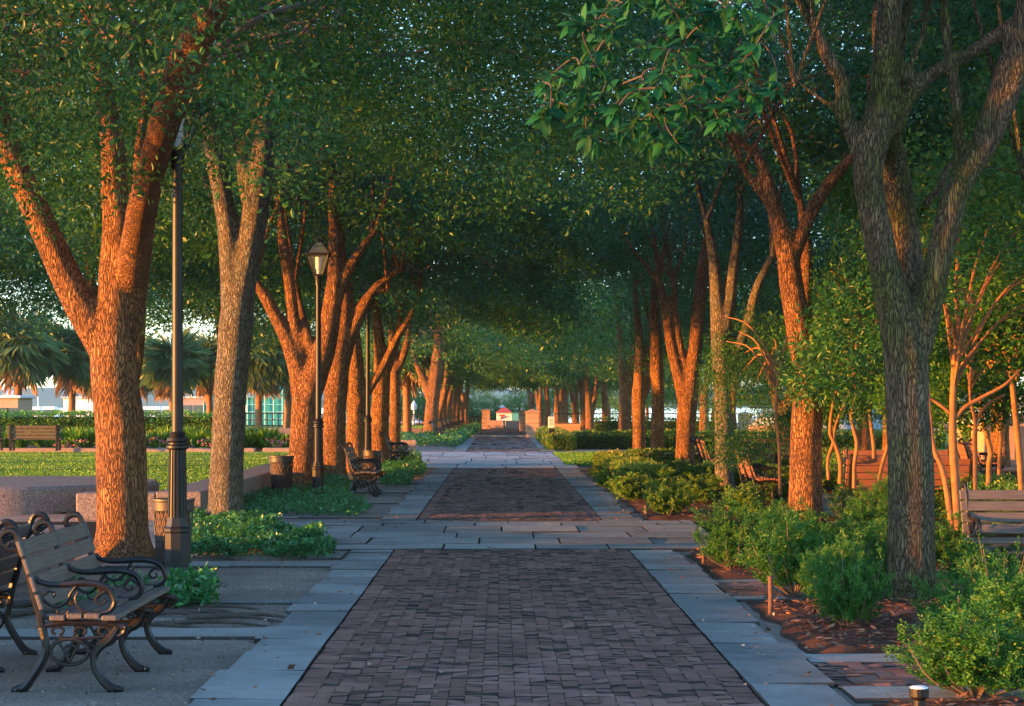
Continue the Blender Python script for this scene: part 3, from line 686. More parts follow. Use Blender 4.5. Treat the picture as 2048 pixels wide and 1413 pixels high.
# background oaks either side
BL = [(-11, 38), (-14, 47), (-9.6, 50.5), (-16, 60), (-12.9, 68), (-9.4, 70), (-20, 52), (-24, 66)]
for i, (x, y) in enumerate(BL):
    t = dup((fa, fb)[i % 2], (x, y, 0), i * 1.7, 'leafy oak standing on the open lawn at left', 'oaks out on the left lawn', 1.25)
    for ch in t.children:
        if ch.name.startswith('crown'): ch.data = CR['mn'[i % 2]]
        if ch.name.startswith(('crown', 'branches')): ch.location.z = .0
BR = [(11.5, 27), (11.0, 33.5), (11.5, 40), (9.8, 50), (15.5, 33), (13, 52), (8.8, 62), (12, 66), (17, 48), (18, 62), (9, 78), (14, 84), (20, 80), (10, 98), (16, 104), (10.2, 21), (9.4, 30), (7.9, 37.5), (13.5, 22.5), (15.8, 26.5), (14.6, 46), (17.5, 40), (22, 55)]
BRT = []
for i, (x, y) in enumerate(BR):
    BRT.append(dup((fa, fb)[i % 2], (x, y, 0), i * 2.1, 'orange-lit oak in the grove beyond the right benches', 'oaks of the grove at right', 1.0))
    for ch in BRT[-1].children:
        if ch.name.startswith('crown') and y < 64: ch.data = CR['mn'[i % 2]] if y > 27 else CR['ac'[i % 2]]
        if y < 48 and ch.name.startswith(('crown', 'branches')): ch.location.z = 1.9 if x < 13 else .6

# slender multi-stem trees behind the right row: orange bark, dark glossy foliage
SC = {}
for k, sd_ in (('p', 21), ('q', 22)):
    c = crown_centers(420, 1.55, 1.9, .55, 2.4, sd_); p, off, cid = clumps(c, 34, .30)
    d = off / (np.linalg.norm(off, axis=1)[:, None] + 1e-6) + rdir(len(p)); cr = rng.random(len(c))
    SC[k] = leaves('crown_small', p, d, rdir(len(p), .8), .065 * rng.uniform(.7, 1.3, len(p)), .4, 'shrub_leaf' if k == 'p' else 'oak_leaf', cr[cid] * .5 + rng.random(len(p)) * .5, True)
SC['r'] = SC['p'].copy(); SC['r'].name = 'crown_bushy'; SC['r'].materials[0] = MAT['hedge_leaf']
def small_tree(label, Y, paths, ck, cz=0, csc=1, rot=0, cxy=(0, 0)):
    bx = gx(paths[0][0][0], Y); t = thing('small_tree', label, 'tree', (bx, Y, 0), 0, 'slender multi-stem trees behind the right row')
    mb = MB(); skeleton([[(q[0], q[1], q[2] * .68) for q in p] for p in paths], Y, (bx, Y), mb, flare=False)
    ax_ = sorted((zat(q[1], Y), gx(q[0], Y) - bx) for q in paths[0])
    at_z = lambda z: (float(np.interp(z, [q[0] for q in ax_], [q[1] for q in ax_])), 0, z)
    mb.build('trunk', 'smooth_bark', t, smooth=True)
    link('crown', SC[ck], t, (cxy[0], cxy[1], cz), rot, csc)
    tb = MB(); rr = random.Random(int(Y * 77 + bx)); kx = csc[0] if hasattr(csc, '__len__') else csc
    for _ in range(12):
        zt = 1.75 + .5 * rr.random(); a = Vector(at_z(zt)); e = Vector((rr.uniform(-.9, .9) * kx + cxy[0], rr.uniform(-.9, .9) * kx + cxy[1], rr.uniform(2.2, 3.3) + cz))
        p = spline([tuple(a), tuple(a.lerp(e, .5) + Vector((0, 0, .25))), tuple(e)], 4); tb.tube(p, np.linspace(.02, .005, len(p)), 5, cap=False)
    tb.build('limbs', 'smooth_bark', t, smooth=True)
    return t
small_tree('orange twin-stem tree standing left of the near right bench', 20.5, [
    [(1918, 1128, 15), (1914, 1040, 14), (1910, 960, 13), (1906, 880, 12), (1906, 800, 10), (1910, 720, 9), (1916, 650, 8), (1912, 580, 6), (1918, 480, 4)],
    [(1906, 1080, 9), (1898, 1010, 9), (1885, 940, 8), (1866, 890, 7), (1858, 800, 5), (1850, 700, 4)],
    [(1908, 840, 8), (1930, 815, 7), (1965, 795, 6), (2010, 770, 5), (2040, 740, 4)],
    [(1904, 830, 6), (1880, 810, 5), (1855, 795, 4)]], 'q', cz=.25, csc=(1.15, 1.1, 1.05), rot=1, cxy=(.1, .2))
small_tree('thin straight orange stem right of the twin-stem tree', 24, [
    [(1951, 1000, 7), (1951, 940, 7), (1950, 880, 7), (1950, 840, 6), (1940, 790, 4), (1946, 700, 4)], [(1950, 845, 5), (1975, 810, 4), (2010, 790, 4)]], 'p', cz=.25, csc=.9, rot=2, cxy=(.3, .2))
small_tree('bent orange stem leaning left beyond the near right bench', 26, [
    [(1977, 985, 8), (1978, 930, 8), (1981, 905, 8), (1973, 870, 7), (1965, 840, 6), (1962, 780, 5), (1985, 700, 4), (1992, 640, 4)]], 'q', cz=.3, csc=1.0, rot=4, cxy=(.6, .3))
small_tree('grey-brown curving stem at the far right edge above the bench', 23, [
    [(2043, 990, 8), (2040, 930, 9), (2036, 880, 9), (2030, 820, 9), (2024, 760, 8), (2018, 680, 6), (2012, 600, 5)]], 'p', cz=.5, csc=1.2, rot=5, cxy=(.2, .3))
small_tree('forked orange tree with two splayed stems in front of the red bench', 26.5, [
    [(1680, 968, 7), (1681, 930, 7), (1676, 905, 7), (1668, 885, 6), (1660, 860, 5), (1668, 800, 4), (1690, 720, 4)],
    [(1657, 960, 5), (1656, 920, 5), (1666, 888, 5), (1672, 850, 4), (1700, 780, 3)]], 'p', cz=0.3, csc=(.52, .6, 1.0), rot=.4, cxy=(.25, .5))
small_tree('grey stem crossing the middle of the red bench back', 26.3, [
    [(1708, 976, 6), (1709, 930, 6), (1714, 890, 6), (1708, 860, 6), (1702, 830, 4), (1712, 780, 4), (1700, 700, 3)]], 'q', cz=0.1, csc=(.5, .6, .9), rot=3.1, cxy=(.15, .5))
small_tree('knotty orange stem leaning right across the red bench', 26.4, [
    [(1752, 982, 6), (1760, 945, 7), (1767, 920, 6), (1778, 885, 5), (1786, 850, 4), (1790, 780, 3)]], 'p', cz=.2, csc=(.55, .6, 1.0), rot=2.2, cxy=(-.1, .4))
small_tree('leafy young tree filling the gap right of the S-bent oak', 29, [
    [(1560, 990, 5), (1558, 900, 5), (1552, 820, 5), (1560, 740, 4), (1580, 650, 3)]], 'q', cz=-.3, csc=(.5, .6, .75), rot=2.7, cxy=(-.35, .9))
small_tree('leafy young tree behind the red bench beside the mossy oak', 33, [
    [(1745, 960, 6), (1748, 900, 6), (1740, 820, 5), (1745, 700, 4)]], 'p', cz=.4, csc=(1.4, 1.2, 1.5), rot=.7, cxy=(0, .5))
small_tree('dense young tree at the right edge behind the slender stems', 31, [
    [(1998, 960, 6), (2000, 900, 6), (2006, 820, 5), (1995, 700, 4)]], 'q', cz=.5, csc=(1.6, 1.3, 1.5), rot=1.7, cxy=(0, .5))

# big-leaved branch hanging close to the camera, carried by a tree just outside the frame
def near_branch():
    t = thing('oak_tree', 'oak outside the frame reaching its bright green large-leaved branch over the path', 'tree', (3.6, 5.4, 0), 0, None)
    bx, by = 3.6, 5.4; mb = MB()
    tr = spline([(0, 0, -.1, .24), (0, 0, .3, .19), (.03, 0, 1.6, .17), (-.1, 0, 2.6, .16), (-.3, .1, 4.2, .13), (-.2, .1, 6, .09)], 5); mb.tube(tr[:, :3], tr[:, 3], 14)
    lim = spline([(-.15, 0, 2.9, .09), (-.9, .1, 3.5, .07), (-1.8, .3, 3.6, .05), (-2.5, .4, 3.35, .035)], 6); mb.tube(lim[:, :3], lim[:, 3], 10)
    link('trunk', remeshed(mb, 'trunk', 'bark_red', .03), t)
    tips = [(1180, 60), (1300, 15), (1390, 80), (1470, 40), (1100, 240), (1190, 250), (1240, 180), (1290, 190), (1370, 85), (1340, 130), (1400, 190), (1470, 145), (1410, 240), (1290, 295), (1370, 295), (1150, 215), (1470, 250), (1520, 200), (1240, 60), (1420, 20), (1530, 60), (1225, 125), (1105, 160), (1330, 225), (1190, 300), (1260, 260), (1450, 180), (1360, 40), (1160, 130), (1500, 110)]
    rr = random.Random(4); tips += [(min(1570, max(1085, x + rr.uniform(-45, 45))), min(290, max(-60, y + rr.uniform(-40, 30)))) for x, y in tips * 4 if rr.random() < .8] + [(rr.uniform(1180, 1650), rr.uniform(-120, 0)) for _ in range(14)]
    tw = MB(); C = []; D = []; Nn = []; L = []; Rn = []
    pts3 = [P(px, py, 5.6 + rr.uniform(-.35, .7)) - Vector((bx, by, 0)) for px, py in tips]
    root = Vector(lim[-1][:3]); nodes = [Vector(q[:3]) for q in lim[-8:]]; pts3.sort(key=lambda q: (q - root).length)
    for p in pts3:
        a = min(nodes, key=lambda q: (q - p).length + .35 * max(0, p.z - q.z) + .12 * (q - root).length)
        mid = a.lerp(p, .55) + Vector((rr.uniform(-.04, .04), rr.uniform(-.04, .04), rr.uniform(.0, .05)))
        q = spline([tuple(a), tuple(mid), tuple(p)], 6); tw.tube(q, np.linspace(.0032, .0016, len(q)), 6, cap=False); nodes.append(Vector(q[7])); nodes.append(p)
        ax = (p - mid).normalized()
        for k in range(rr.randint(9, 13)):
            th = k * 2.4 + rr.random(); s1 = ax.orthogonal().normalized(); s2 = ax.cross(s1)
            d = (s1 * math.cos(th) + s2 * math.sin(th)) * 1.0 + ax * rr.uniform(.0, .8); d.z -= .1
            C.append(tuple(p - ax * rr.uniform(0, .04))); D.append(tuple(d)); Nn.append((rr.uniform(-.5, .5), rr.uniform(-1.2, -.1), 1)); L.append(rr.uniform(.034, .06)); Rn.append(rr.random())
        for pt in q[4:-1:3]:
            C.append(tuple(pt)); D.append((rr.uniform(-1, 1), rr.uniform(-1, 1), rr.uniform(-.6, .4))); Nn.append((rr.uniform(-.4, .4), -.6, 1)); L.append(rr.uniform(.045, .075)); Rn.append(rr.random())
    tw.build('branches', 'root', t, smooth=True)
    C, D, Nn, L, Rn = map(np.array, (C, D, Nn, L, Rn)); D = D / np.linalg.norm(D, axis=1)[:, None]
    Sd = np.cross(D, Nn); Sd /= np.linalg.norm(Sd, axis=1)[:, None]; Up = np.cross(Sd, D); V = []; Fq = []; k = 9
    for j in range(k):       # ribbed curved blades
        s = j / (k - 1); wd = .19 * math.sin(math.pi * min(1, s ** .85)) ** .8 if 0 < j < k - 1 else .004
        c = C + D * (L * s)[:, None] - Up * (L * .22 * s * s)[:, None]
        for sg, lift in ((-1, .25), (0, 0), (1, .25)): V.append(c + Sd * (L * wd * sg)[:, None] + Up * (L * wd * lift * abs(sg))[:, None])
    n_ = len(C); V = np.stack(V, 1).reshape(-1, 3); b_ = np.arange(n_)[:, None] * (3 * k); Fs = []
    for j in range(k - 1):
        for m_ in (0, 1): Fs.append(b_ + np.array([3 * j + m_, 3 * j + m_ + 1, 3 * j + m_ + 4, 3 * j + m_ + 3]))
    link('foliage', mesh_from('foliage', V, np.concatenate(Fs), np.tile(Rn, 2 * (k - 1)), True, 'bright_leaf'), t)
    link('crown', CR['b'], t, (-.3, -.6, 1.6), 1.2, .75)
near_branch()

# ------------------------------------------------------------------ palms
def palm(name, h, rad, seed):
    rr = random.Random(seed); t = thing('palm_tree', 'x', 'palm tree', (0, 0, 0)); mb = MB()
    q = spline([(0, 0, -.1, .22), (.02, 0, h * .3, .19), (.05, 0, h * .7, .17), (0, 0, h, .2)], 6); mb.tube(q[:, :3], q[:, 3], 12); mb.build('trunk', 'smooth_bark', t, smooth=True)
    for part, nf, lo, hi, mat in (('fronds', 70, -.95, 1.3, 'palm_green'), ('dry_skirt', 11, -1.4, -1.0, 'palm_dry')):
        C = []; D = []; Nn = []; L = []; 
        for _ in range(nf):
            az = rr.uniform(0, 2 * math.pi); el = rr.uniform(lo, hi); dr = Vector((math.cos(az) * math.cos(el), math.sin(az) * math.cos(el), math.sin(el)))
            b_ = Vector((0, 0, h)) + dr * rad * rr.uniform(.2, .55) + Vector((0, 0, .05)); sd_ = dr.cross(Vector((0, 0, 1))).normalized(); up = sd_.cross(dr)
            for k in range(26):
                f = (k / 25 - .5) * 2.5; d = dr * math.cos(f) + sd_ * math.sin(f) - Vector((0, 0, .32 + .2 * rr.random()))
                C.append(tuple(b_)); D.append(tuple(d)); Nn.append(tuple(up + Vector((rr.uniform(-.3, .3),) * 3))); L.append(rad * rr.uniform(.45, .75))
        C, D, Nn, L = map(np.array, (C, D, Nn, L)); rn = np.repeat(np.array([rr.random() for _ in range(nf)]), 26) * .7 + rng.random(len(C)) * .3
        link(part, leaves(part, C, D, Nn, L, .055, mat, rn, True), t)
    return t
pa = palm('palm', 4.15, 2.2, 1); pb = palm('palm', 4.05, 2.0, 2)
PL = [(35, 105, 'round full palm at the left edge beyond the hedge', 1.0), (143, 108, 'palm with a slim bare trunk left of the nearest left oak', 1.0), (345, 112, 'palm with hanging dry fronds right behind the near lamp post', .95), (420, 116, 'palm whose dry skirt hangs by the scaffolded green building corner', 1.0),
      (517, 104, 'palm with a thick orange dry skirt in front of the green building', 1.0), (575, 112, 'palm with drooping dry fronds at the right end of the green building', 1.1), (192, 124, 'palm half hidden by the nearest left oak trunk', 1.0), (815, 100, 'grey-fronded palm between the left oaks beside the marina view', 1.1), (275, 122, 'palm just right of the nearest left oak trunk', 1.0)]
for i, (px, Y, lab, s) in enumerate(PL):
    pos = (gx(px, Y), Y, 0)
    if i == 0: pa.location = pos; pa['label'] = lab; pa['group'] = 'palms by the waterfront'; pa.scale = (1.15,) * 3
    elif i == 1: pb.location = pos; pb['label'] = lab; pb['group'] = 'palms by the waterfront'; pb.scale = (1.05,) * 3
    else: dup((pa, pb)[i % 2], pos, i * 1.3, lab, None, s)

# ------------------------------------------------------------------ benches
def scroll_frame(mb, y):
    def T(pts, r, k=5, seg=7, flat=1.0):
        p = spline([(u, y, z) for u, z in pts], k); mb.tube(p, 1.2 * (r if np.isscalar(r) else np.interp(np.linspace(0, 1, len(p)), np.linspace(0, 1, len(r)), r)), seg)
    T([(.11, .345), (.10, .43), (.075, .51), (.045, .63), (.005, .77), (-.03, .875)], [.017, .02, .02, .019, .017, .015])
    T([(-.02, .86), (-.05, .895), (-.09, .895), (-.122, .865), (-.118, .83), (-.09, .815), (-.07, .835)], [.014, .017, .018, .017, .014, .012, .009])
    T([(-.118, .83), (-.085, .80), (-.04, .79), (0, .765)], [.01, .011, .011, .012])
    T([(.11, .36), (.125, .29), (.13, .235), (.11, .17), (.06, .09), (.02, .035), (-.015, .015)], [.02, .019, .02, .021, .02, .022, .02])      # rear leg
    T([(.12, .37), (.25, .385), (.4, .385), (.52, .37), (.575, .355)], [.014, .015, .015, .016, .02])                                       # seat rail
    T([(.575, .365), (.565, .33), (.52, .31), (.475, .33)], [.02, .016, .013, .008])
    T([(.53, .36), (.49, .30), (.435, .255), (.40, .20), (.41, .13), (.445, .07), (.485, .03), (.515, .015)], [.018, .02, .02, .019, .02, .021, .023, .02])
    for u in (-.015, .515): mb.tube([(u - .045, y, .01), (u, y, .02), (u + .045, y, .012)], [.014, .022, .014], 8)
    a = np.linspace(0, 2 * math.pi, 21); T([(.262 + .105 * math.cos(t), .225 + .072 * math.sin(t)) for t in a], .010, 1)
    T([(.13, .235), (.157, .228)], .012, 2); T([(.367, .225), (.405, .215)], .012, 2)
    a = np.linspace(0, 5.2, 14); T([(.262 + (.055 - .008 * t) * math.cos(t), .225 + (.045 - .006 * t) * math.sin(t)) for t in a], .007, 1)
    T([(.20, .285), (.235, .22), (.262, .165)], .007); T([(.325, .28), (.29, .22), (.262, .165)], .007)
    for c_, sg in ((.19, 1), (.33, -1), (.45, 1)):
        a = np.linspace(0, 4.4, 11); T([(c_ + sg * (.042 - .006 * t) * math.cos(t), .335 + (.035 - .005 * t) * math.sin(t)) for t in a], .008, 1)
        T([(c_ + sg * .04, .335), (c_ + sg * .02, .31), (.262, .295)], .007)
    # arm rest sweeping into a spiral
    T([(.065, .638), (.10, .612), (.16, .598), (.25, .60), (.34, .607), (.42, .60), (.48, .575), (.508, .53), (.512, .49), (.485, .452), (.43, .437), (.36, .445), (.315, .475), (.295, .52), (.31, .555)],
      [.014, .013, .014, .016, .017, .016, .015, .014, .013, .012, .011, .010, .009, .008, .006], seg=8)
    T([(.46, .56), (.43, .545), (.41, .515), (.43, .49), (.46, .50), (.452, .522)], [.009, .009, .008, .007, .006, .005])
    T([(.09, .55), (.13, .50), (.19, .475), (.24, .50), (.27, .55), (.30, .59)], .008); T([(.105, .44), (.15, .405), (.24, .41), (.34, .44)], .008)
    T([(.19, .475), (.20, .44), (.24, .43), (.26, .455)], .006); T([(.34, .44), (.36, .40), (.35, .385)], .008); T([(.47, .45), (.48, .41), (.46, .385)], .008)
    T([(.12, .54), (.15, .56), (.18, .55), (.17, .525)], .006)
def make_bench(L=1.8, nfr=3, wood='wood'):
    t = thing('park_bench', 'x', 'bench', (0, 0, 0))
    f0 = MB(); scroll_frame(f0, 0); fm = f0.mesh('iron_frame', 'iron', True)
    for i in range(nfr): link('iron_frame', fm, t, (0, -L / 2 + .06 + i * (L - .12) / (nfr - 1), 0))
    # slats (along y)
    for i in range(4):
        m_ = MB(); u = .205 + i * .096; z = .402 + .012 * math.sin(i / 3 * math.pi) ; m_.bevbox(u - .042, u + .042, -L / 2, L / 2, z, z + .03, .005); m_.build('seat_slat', wood, t)
    m0 = MB(); m0.bevbox(-.011, .011, -L / 2, L / 2, -.045, .045, .004); bm_ = m0.mesh('back_slat', wood)
    for i in range(4):
        z = .505 + i * .098; u = .098 - .36 * (z - .5) ; o = link('back_slat', bm_, t, (u + .008, 0, z)); o.rotation_euler[1] = -.34
    return t
BG = 'iron and wood benches facing the path'
b0 = make_bench(); b0b = make_bench(1.8, 3, 'red_wood')
# origin is the rear foot line; +x is where the sitter looks
def bench(first, x, y, rz, lab, grp=BG):
    if not first.get('used'): first.location = (x, y, 0); first.rotation_euler[2] = rz; first['label'] = lab; first['group'] = grp; first['used'] = 1; return first
    o = dup(first, (x, y, 0), rz, lab, grp); return o
bench(b0, -2.66, 11.98, 0, 'nearest iron scroll bench with grey wooden slats in the left foreground')
bench(b0, -3.02, 11.95, math.pi, 'bench cut by the left frame edge, back to back with the nearest bench')
bench(b0, -2.68, 35.6, 0, 'second bench along the left side, between the second lamp post and a bin')
bench(b0, -2.92, 51.5, 0, 'third bench along the left side, just before the far cross path')
for k, yy in enumerate((84.5, 95, 101, 107, 113, 119, 125)):
    bench(b0, -2.85 + .02 * k, yy, 0, ('empty bench beside the broad pale oak past the far cross path' if k == 0 else 'one of the far benches lined up under the distant left oaks'), BG if k == 0 else 'far benches under the distant left oaks')
bench(b0b, gx(1488, 32), 32.4, 0, 'right-hand bench seen end-on with its back to the third right oak', 'benches of the right side')
bench(b0b, 5.75, 28.0, R(90), 'wide reddish bench seen from behind between two right oaks', 'benches of the right side')
bench(b0b, 6.1, 44, R(90), 'farther reddish bench seen from behind above the low shrubs', 'benches of the right side')
bench(b0b, 6.6, 33.2, R(-90), 'bench standing beyond the wide reddish bench, facing it', 'benches of the right side')
bench(b0b, gx(1930, 41), 41, 0, 'distant bench seen end-on between the slender orange stems', 'benches of the right side')
bench(b0b, gx(1400, 43), 43, 0, 'bench glimpsed between the third and fourth right oaks', 'benches of the right side')
bench(b0, 4.98, 17.75, R(-90), 'grey slatted bench facing the camera at the right frame edge')
for o in (b0, b0b): del o['used']
for o in COL.objects:
    if 'used' in o: del o['used']
# plain slatted benches on the lawn edge
def plain_bench(lab, x, y, L=2.3):
    t = thing('park_bench', lab, 'bench', (x, y, .1), 0, 'plain benches on the far kerb')
    for i in range(4): m_ = MB(); m_.bevbox(-L / 2, L / 2, -.02, .02, .40 + i * .11, .49 + i * .11, .006); m_.build('back_slat', 'wood', t)
    for i in range(3): m_ = MB(); m_.bevbox(-L / 2, L / 2, .05 + i * .12, .15 + i * .12, .36, .39, .006); m_.build('seat_slat', 'wood', t)
    for sx in (-L / 2 + .12, L / 2 - .12):
        m_ = MB(); m_.bevbox(sx - .045, sx + .045, -.06, -.025, 0, .86, .008); m_.bevbox(sx - .045, sx + .045, -.024, .42, .30, .355, .008); m_.bevbox(sx - .04, sx + .04, .36, .42, .0, .298, .008); m_.build('leg', 'iron', t)
plain_bench('pinkish slatted bench on the far kerb, complete one at left', gx(65, 65), 65.2, 1.75); plain_bench('pinkish slatted bench cut by the left frame edge', gx(-52, 65), 65.2, 1.75)

# ------------------------------------------------------------------ lamp posts
def lamp():
    t = thing('street_lamp', 'x', 'street lamp', (0, 0, 0))
    m_ = MB(); m_.lathe([(.135, 0), (.135, .10), (.118, .13), (.112, .16), (.112, .46), (.122, .475), (.122, .50), (.105, .52), (.088, .60)], 8, rot=math.pi / 8); m_.build('base', 'lamp_metal', t)
    m_ = MB(); m_.lathe([(.088, .60), (.086, .62), (.078, 1.1), (.075, 1.2)], 96, flute=.12, nfl=16); m_.build('fluted_shaft', 'lamp_metal', t)
    m_ = MB(); m_.lathe([(.078, 1.20), (.10, 1.215), (.10, 1.235), (.082, 1.25), (.082, 1.262), (.098, 1.28), (.09, 1.305), (.066, 1.32), (.074, 1.34), (.058, 1.36)], 32); m_.build('collar', 'lamp_metal', t, smooth=True)
    m_ = MB(); m_.lathe([(.052, 1.36), (.047, 2.6), (.044, 3.72)], 24); m_.build('pole', 'lamp_metal', t, smooth=True)
    m_ = MB(); m_.lathe([(.058, 3.70), (.058, 3.80), (.07, 3.83), (.07, 3.87)], 16); m_.build('neck', 'lamp_metal', t, smooth=True)
    ln = thing('lantern', None, None, (0, 0, 3.87)); ln.parent = t
    f = MB(); b_, tp = .075, .185; z0, z1 = .01, .34
    for sx in (-1, 1):
        for sy in (-1, 1): f.tube([(sx * b_, sy * b_, z0), (sx * tp, sy * tp, z1)], .011, 6); f.tube([(sx * tp * 1.08, sy * tp * 1.08, z1 + .03), (sx * .045, sy * .045, z1 + .25)], .010, 6)
    f.bevbox(-b_ - .012, b_ + .012, -b_ - .012, b_ + .012, -.02, .014, .004)
    for s1 in (-1, 1):
        f.bevbox(-tp - .02, tp + .02, s1 * tp - .016, s1 * tp + .016, z1, z1 + .04, .004); f.bevbox(s1 * tp - .016, s1 * tp + .016, -tp + .017, tp - .017, z1 + .001, z1 + .038, .004)
    f.lathe([(.06, z1 + .24), (.065, z1 + .27), (.03, z1 + .29), (.015, z1 + .34)], 12)
    fr = f.build('frame', 'lamp_metal', ln)
    g = MB()
    for a in range(4):
        c, s_ = math.cos(a * math.pi / 2), math.sin(a * math.pi / 2)
        for (r0, za, r1, zb) in ((b_ - .004, z0 + .01, tp - .006, z1), (tp - .002, z1 + .04, .04, z1 + .245)):
            V = [(-r0, r0, za), (r0, r0, za), (r1, r1, zb), (-r1, r1, zb)]; V = [(x * c - y * s_, x * s_ + y * c, z) for x, y, z in V]; V2 = [(x * .975, y * .975, z) for x, y, z in V]
            g.add(V + V2, [(0, 1, 2, 3), (7, 6, 5, 4), (0, 4, 5, 1), (1, 5, 6, 2), (2, 6, 7, 3), (3, 7, 4, 0)])
    g.build('glass', 'glass', ln)
    g = MB(); g.lathe([(.03, .02), (.035, .10), (.05, .11), (.056, .30), (.05, .315)], 16); g.build('globe', 'globe', ln, smooth=True)
    return t
def dup3(root, loc, label):
    r = root.copy(); COL.objects.link(r); r.location = loc; r['label'] = label
    for ch in list(root.children):
        c = ch.copy(); COL.objects.link(c); c.parent = r
        for g in list(ch.children): d = g.copy(); COL.objects.link(d); d.parent = c
    return r
L0 = lamp(); L0.location = (-2.87, 17.8, 0); L0['label'] = 'nearest tall black lamp post with fluted base by the first bench'; L0['group'] = 'black lamp posts of the left row'
dup3(L0, (gx(637, 35), 35, 0), 'second black lamp post between the third and fourth left oaks'); dup3(L0, (gx(736, 46), 46, 0), 'third black lamp post behind the second bench, farthest of the left row')

# ------------------------------------------------------------------ waste bins
def waste_bin(lab, x, y, h=.66, r=.19):
    t = thing('waste_bin', lab, 'bin', (x, y, 0), 0, 'wire mesh waste bins')
    m_ = MB(); n_ = 22
    for s_ in (-1, 1):
        for i in range(n_):
            a0 = i / n_ * 2 * math.pi; pts = [(r * (.82 + .18 * k / 8) * math.cos(a0 + s_ * k * .14), r * (.82 + .18 * k / 8) * math.sin(a0 + s_ * k * .14), .03 + (h - .1) * k / 8) for k in range(9)]
            m_.tube(pts, .0045, 4, cap=False)
    m_.build('mesh_basket', 'bin_metal', t)
    m_ = MB(); m_.lathe([(r * .93, h - .10), (r * 1.04, h - .08), (r * 1.06, h), (r * 1.12, h + .01), (r * 1.12, h + .03), (r * .95, h + .03), (r * .93, h - .06)], 28); m_.build('rim', 'bin_metal', t, smooth=True)
    m_ = MB(); m_.lathe([(r * .6, .05), (r * .78, .08), (r * .86, h - .10)], 24); m_.build('liner', 'rust', t, smooth=True)
    m_ = MB(); m_.lathe([(r * .86, 0), (r * .86, .035)], 24); m_.build('base', 'bin_metal', t)
waste_bin('mesh waste bin between the nearest left oak and lamp post', -3.17, 19.4); waste_bin('mesh waste bin left of the third left oak', gx(563, 35), 35, .68, .2); waste_bin('dark waste bin behind the second left bench', gx(745, 42.5), 42.5, .6)

# ------------------------------------------------------------------ granite seat walls
def wall(lab, x0, x1, y0, y1, h, mat='granite', rz=0, c=.015, name='seat_wall', cat='wall'):
    m_ = MB(); cx_, cy_ = (x0 + x1) / 2, (y0 + y1) / 2; m_.bevbox(x0 - cx_, x1 - cx_, y0 - cy_, y1 - cy_, 0, h, c); o = m_.build(name, mat, None, loc=(cx_, cy_, 0)); o.rotation_euler[2] = rz; return tag(o, lab, cat)
wall('low granite seat wall beginning behind the pale lichen-grey oak', -4.75, -4.12, 27.6, 41.5, .40)
wall('low granite seat wall running behind the nearest benches', -4.85, -4.25, 8, 20.0, .40)
wall('short granite wall return facing the camera behind the near bin', -5.85, -4.76, 27.6, 28.2, .38)
m_ = MB(); m_.lathe([(2.25, 0), (2.25, .36), (2.2, .41), (0.01, .42)], 72); tag(m_.build('round_planter_wall', 'granite', None, smooth=True, loc=(-7.6, 31.2, 0)), 'rounded granite drum wall at the left frame edge on the lawn', 'wall')
wall('long pinkish stone kerb along the back of the lawn', -40, -8.2, 66.8, 67.2, .15, 'kerb_stone', name='kerb_wall'); wall('grey stone kerb right of the flower bed gap', -7.9, -6.4, 66.6, 67, .16, 'kerb_stone', name='kerb_wall')
wall('pale stone block at the far cross path beside the third bench', gx(793, 69), gx(832, 69), 69, 69.6, .38, 'kerb_stone', name='stone_block', cat='block')
wall('brown low wall crossing the lawn in the distance', -12, -3.9, 101, 101.4, .42, 'granite'); wall('slanting low wall end beyond the far cross path', -6.8, -3.7, 79, 79.8, .35, 'kerb_stone', R(25))
sheet('plaza', -4.2, -1.7, 66, 84, .008, 'gravel')

# ------------------------------------------------------------------ shrubs, hedges, ground cover
def shrub_mesh(seed, rx, ry, hz, nst=34, per=70, L=.022, mat='shrub_leaf', base=.05):
    rr = np.random.default_rng(seed); C = []; D = []; Rn = []; st = MB()
    for i in range(nst):
        az = rr.uniform(0, 2 * np.pi); rad = rr.random() ** .55; tip = np.array([rx * rad * np.cos(az), ry * rad * np.sin(az), hz * (1.0 - .45 * rad ** 2) * rr.uniform(.65, 1.18)])
        b_ = np.array([tip[0] * .15, tip[1] * .15, 0]); mid = (b_ + tip) / 2 + np.array([tip[0] * .12, tip[1] * .12, -.03]); q = spline([b_, mid, tip], 6)
        if i < 22: st.tube(q, np.linspace(.008, .003, len(q)), 4, cap=False)
        cr = rr.random()
        for _ in range(5):
            k = rr.integers(3, len(q)); o = q[k]; dv = rr.normal(size=3) * np.array([1, 1, .6]); dv[2] += .9; dv /= np.linalg.norm(dv); ln_ = rr.uniform(.07, .34) * max(.7, hz)
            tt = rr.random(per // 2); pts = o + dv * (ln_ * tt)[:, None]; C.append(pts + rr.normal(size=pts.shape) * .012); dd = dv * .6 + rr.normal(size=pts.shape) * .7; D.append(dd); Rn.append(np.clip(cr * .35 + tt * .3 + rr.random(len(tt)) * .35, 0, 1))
    C = np.concatenate(C); D = np.concatenate(D); Rn = np.concatenate(Rn); C[:, 2] = np.maximum(C[:, 2], base)
    return leaves('foliage', C, D, rr.normal(size=C.shape) + np.array([0, 0, 1]), L * rr.uniform(.7, 1.3, len(C)), .5, mat, Rn, True), st.mesh('stems', 'twig')
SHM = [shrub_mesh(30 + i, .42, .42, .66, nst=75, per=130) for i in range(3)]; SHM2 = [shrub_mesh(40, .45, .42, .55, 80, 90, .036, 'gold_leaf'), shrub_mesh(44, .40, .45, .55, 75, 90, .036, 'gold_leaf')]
SHS = shrub_mesh(50, .45, .4, .8, 26, 50, .028)
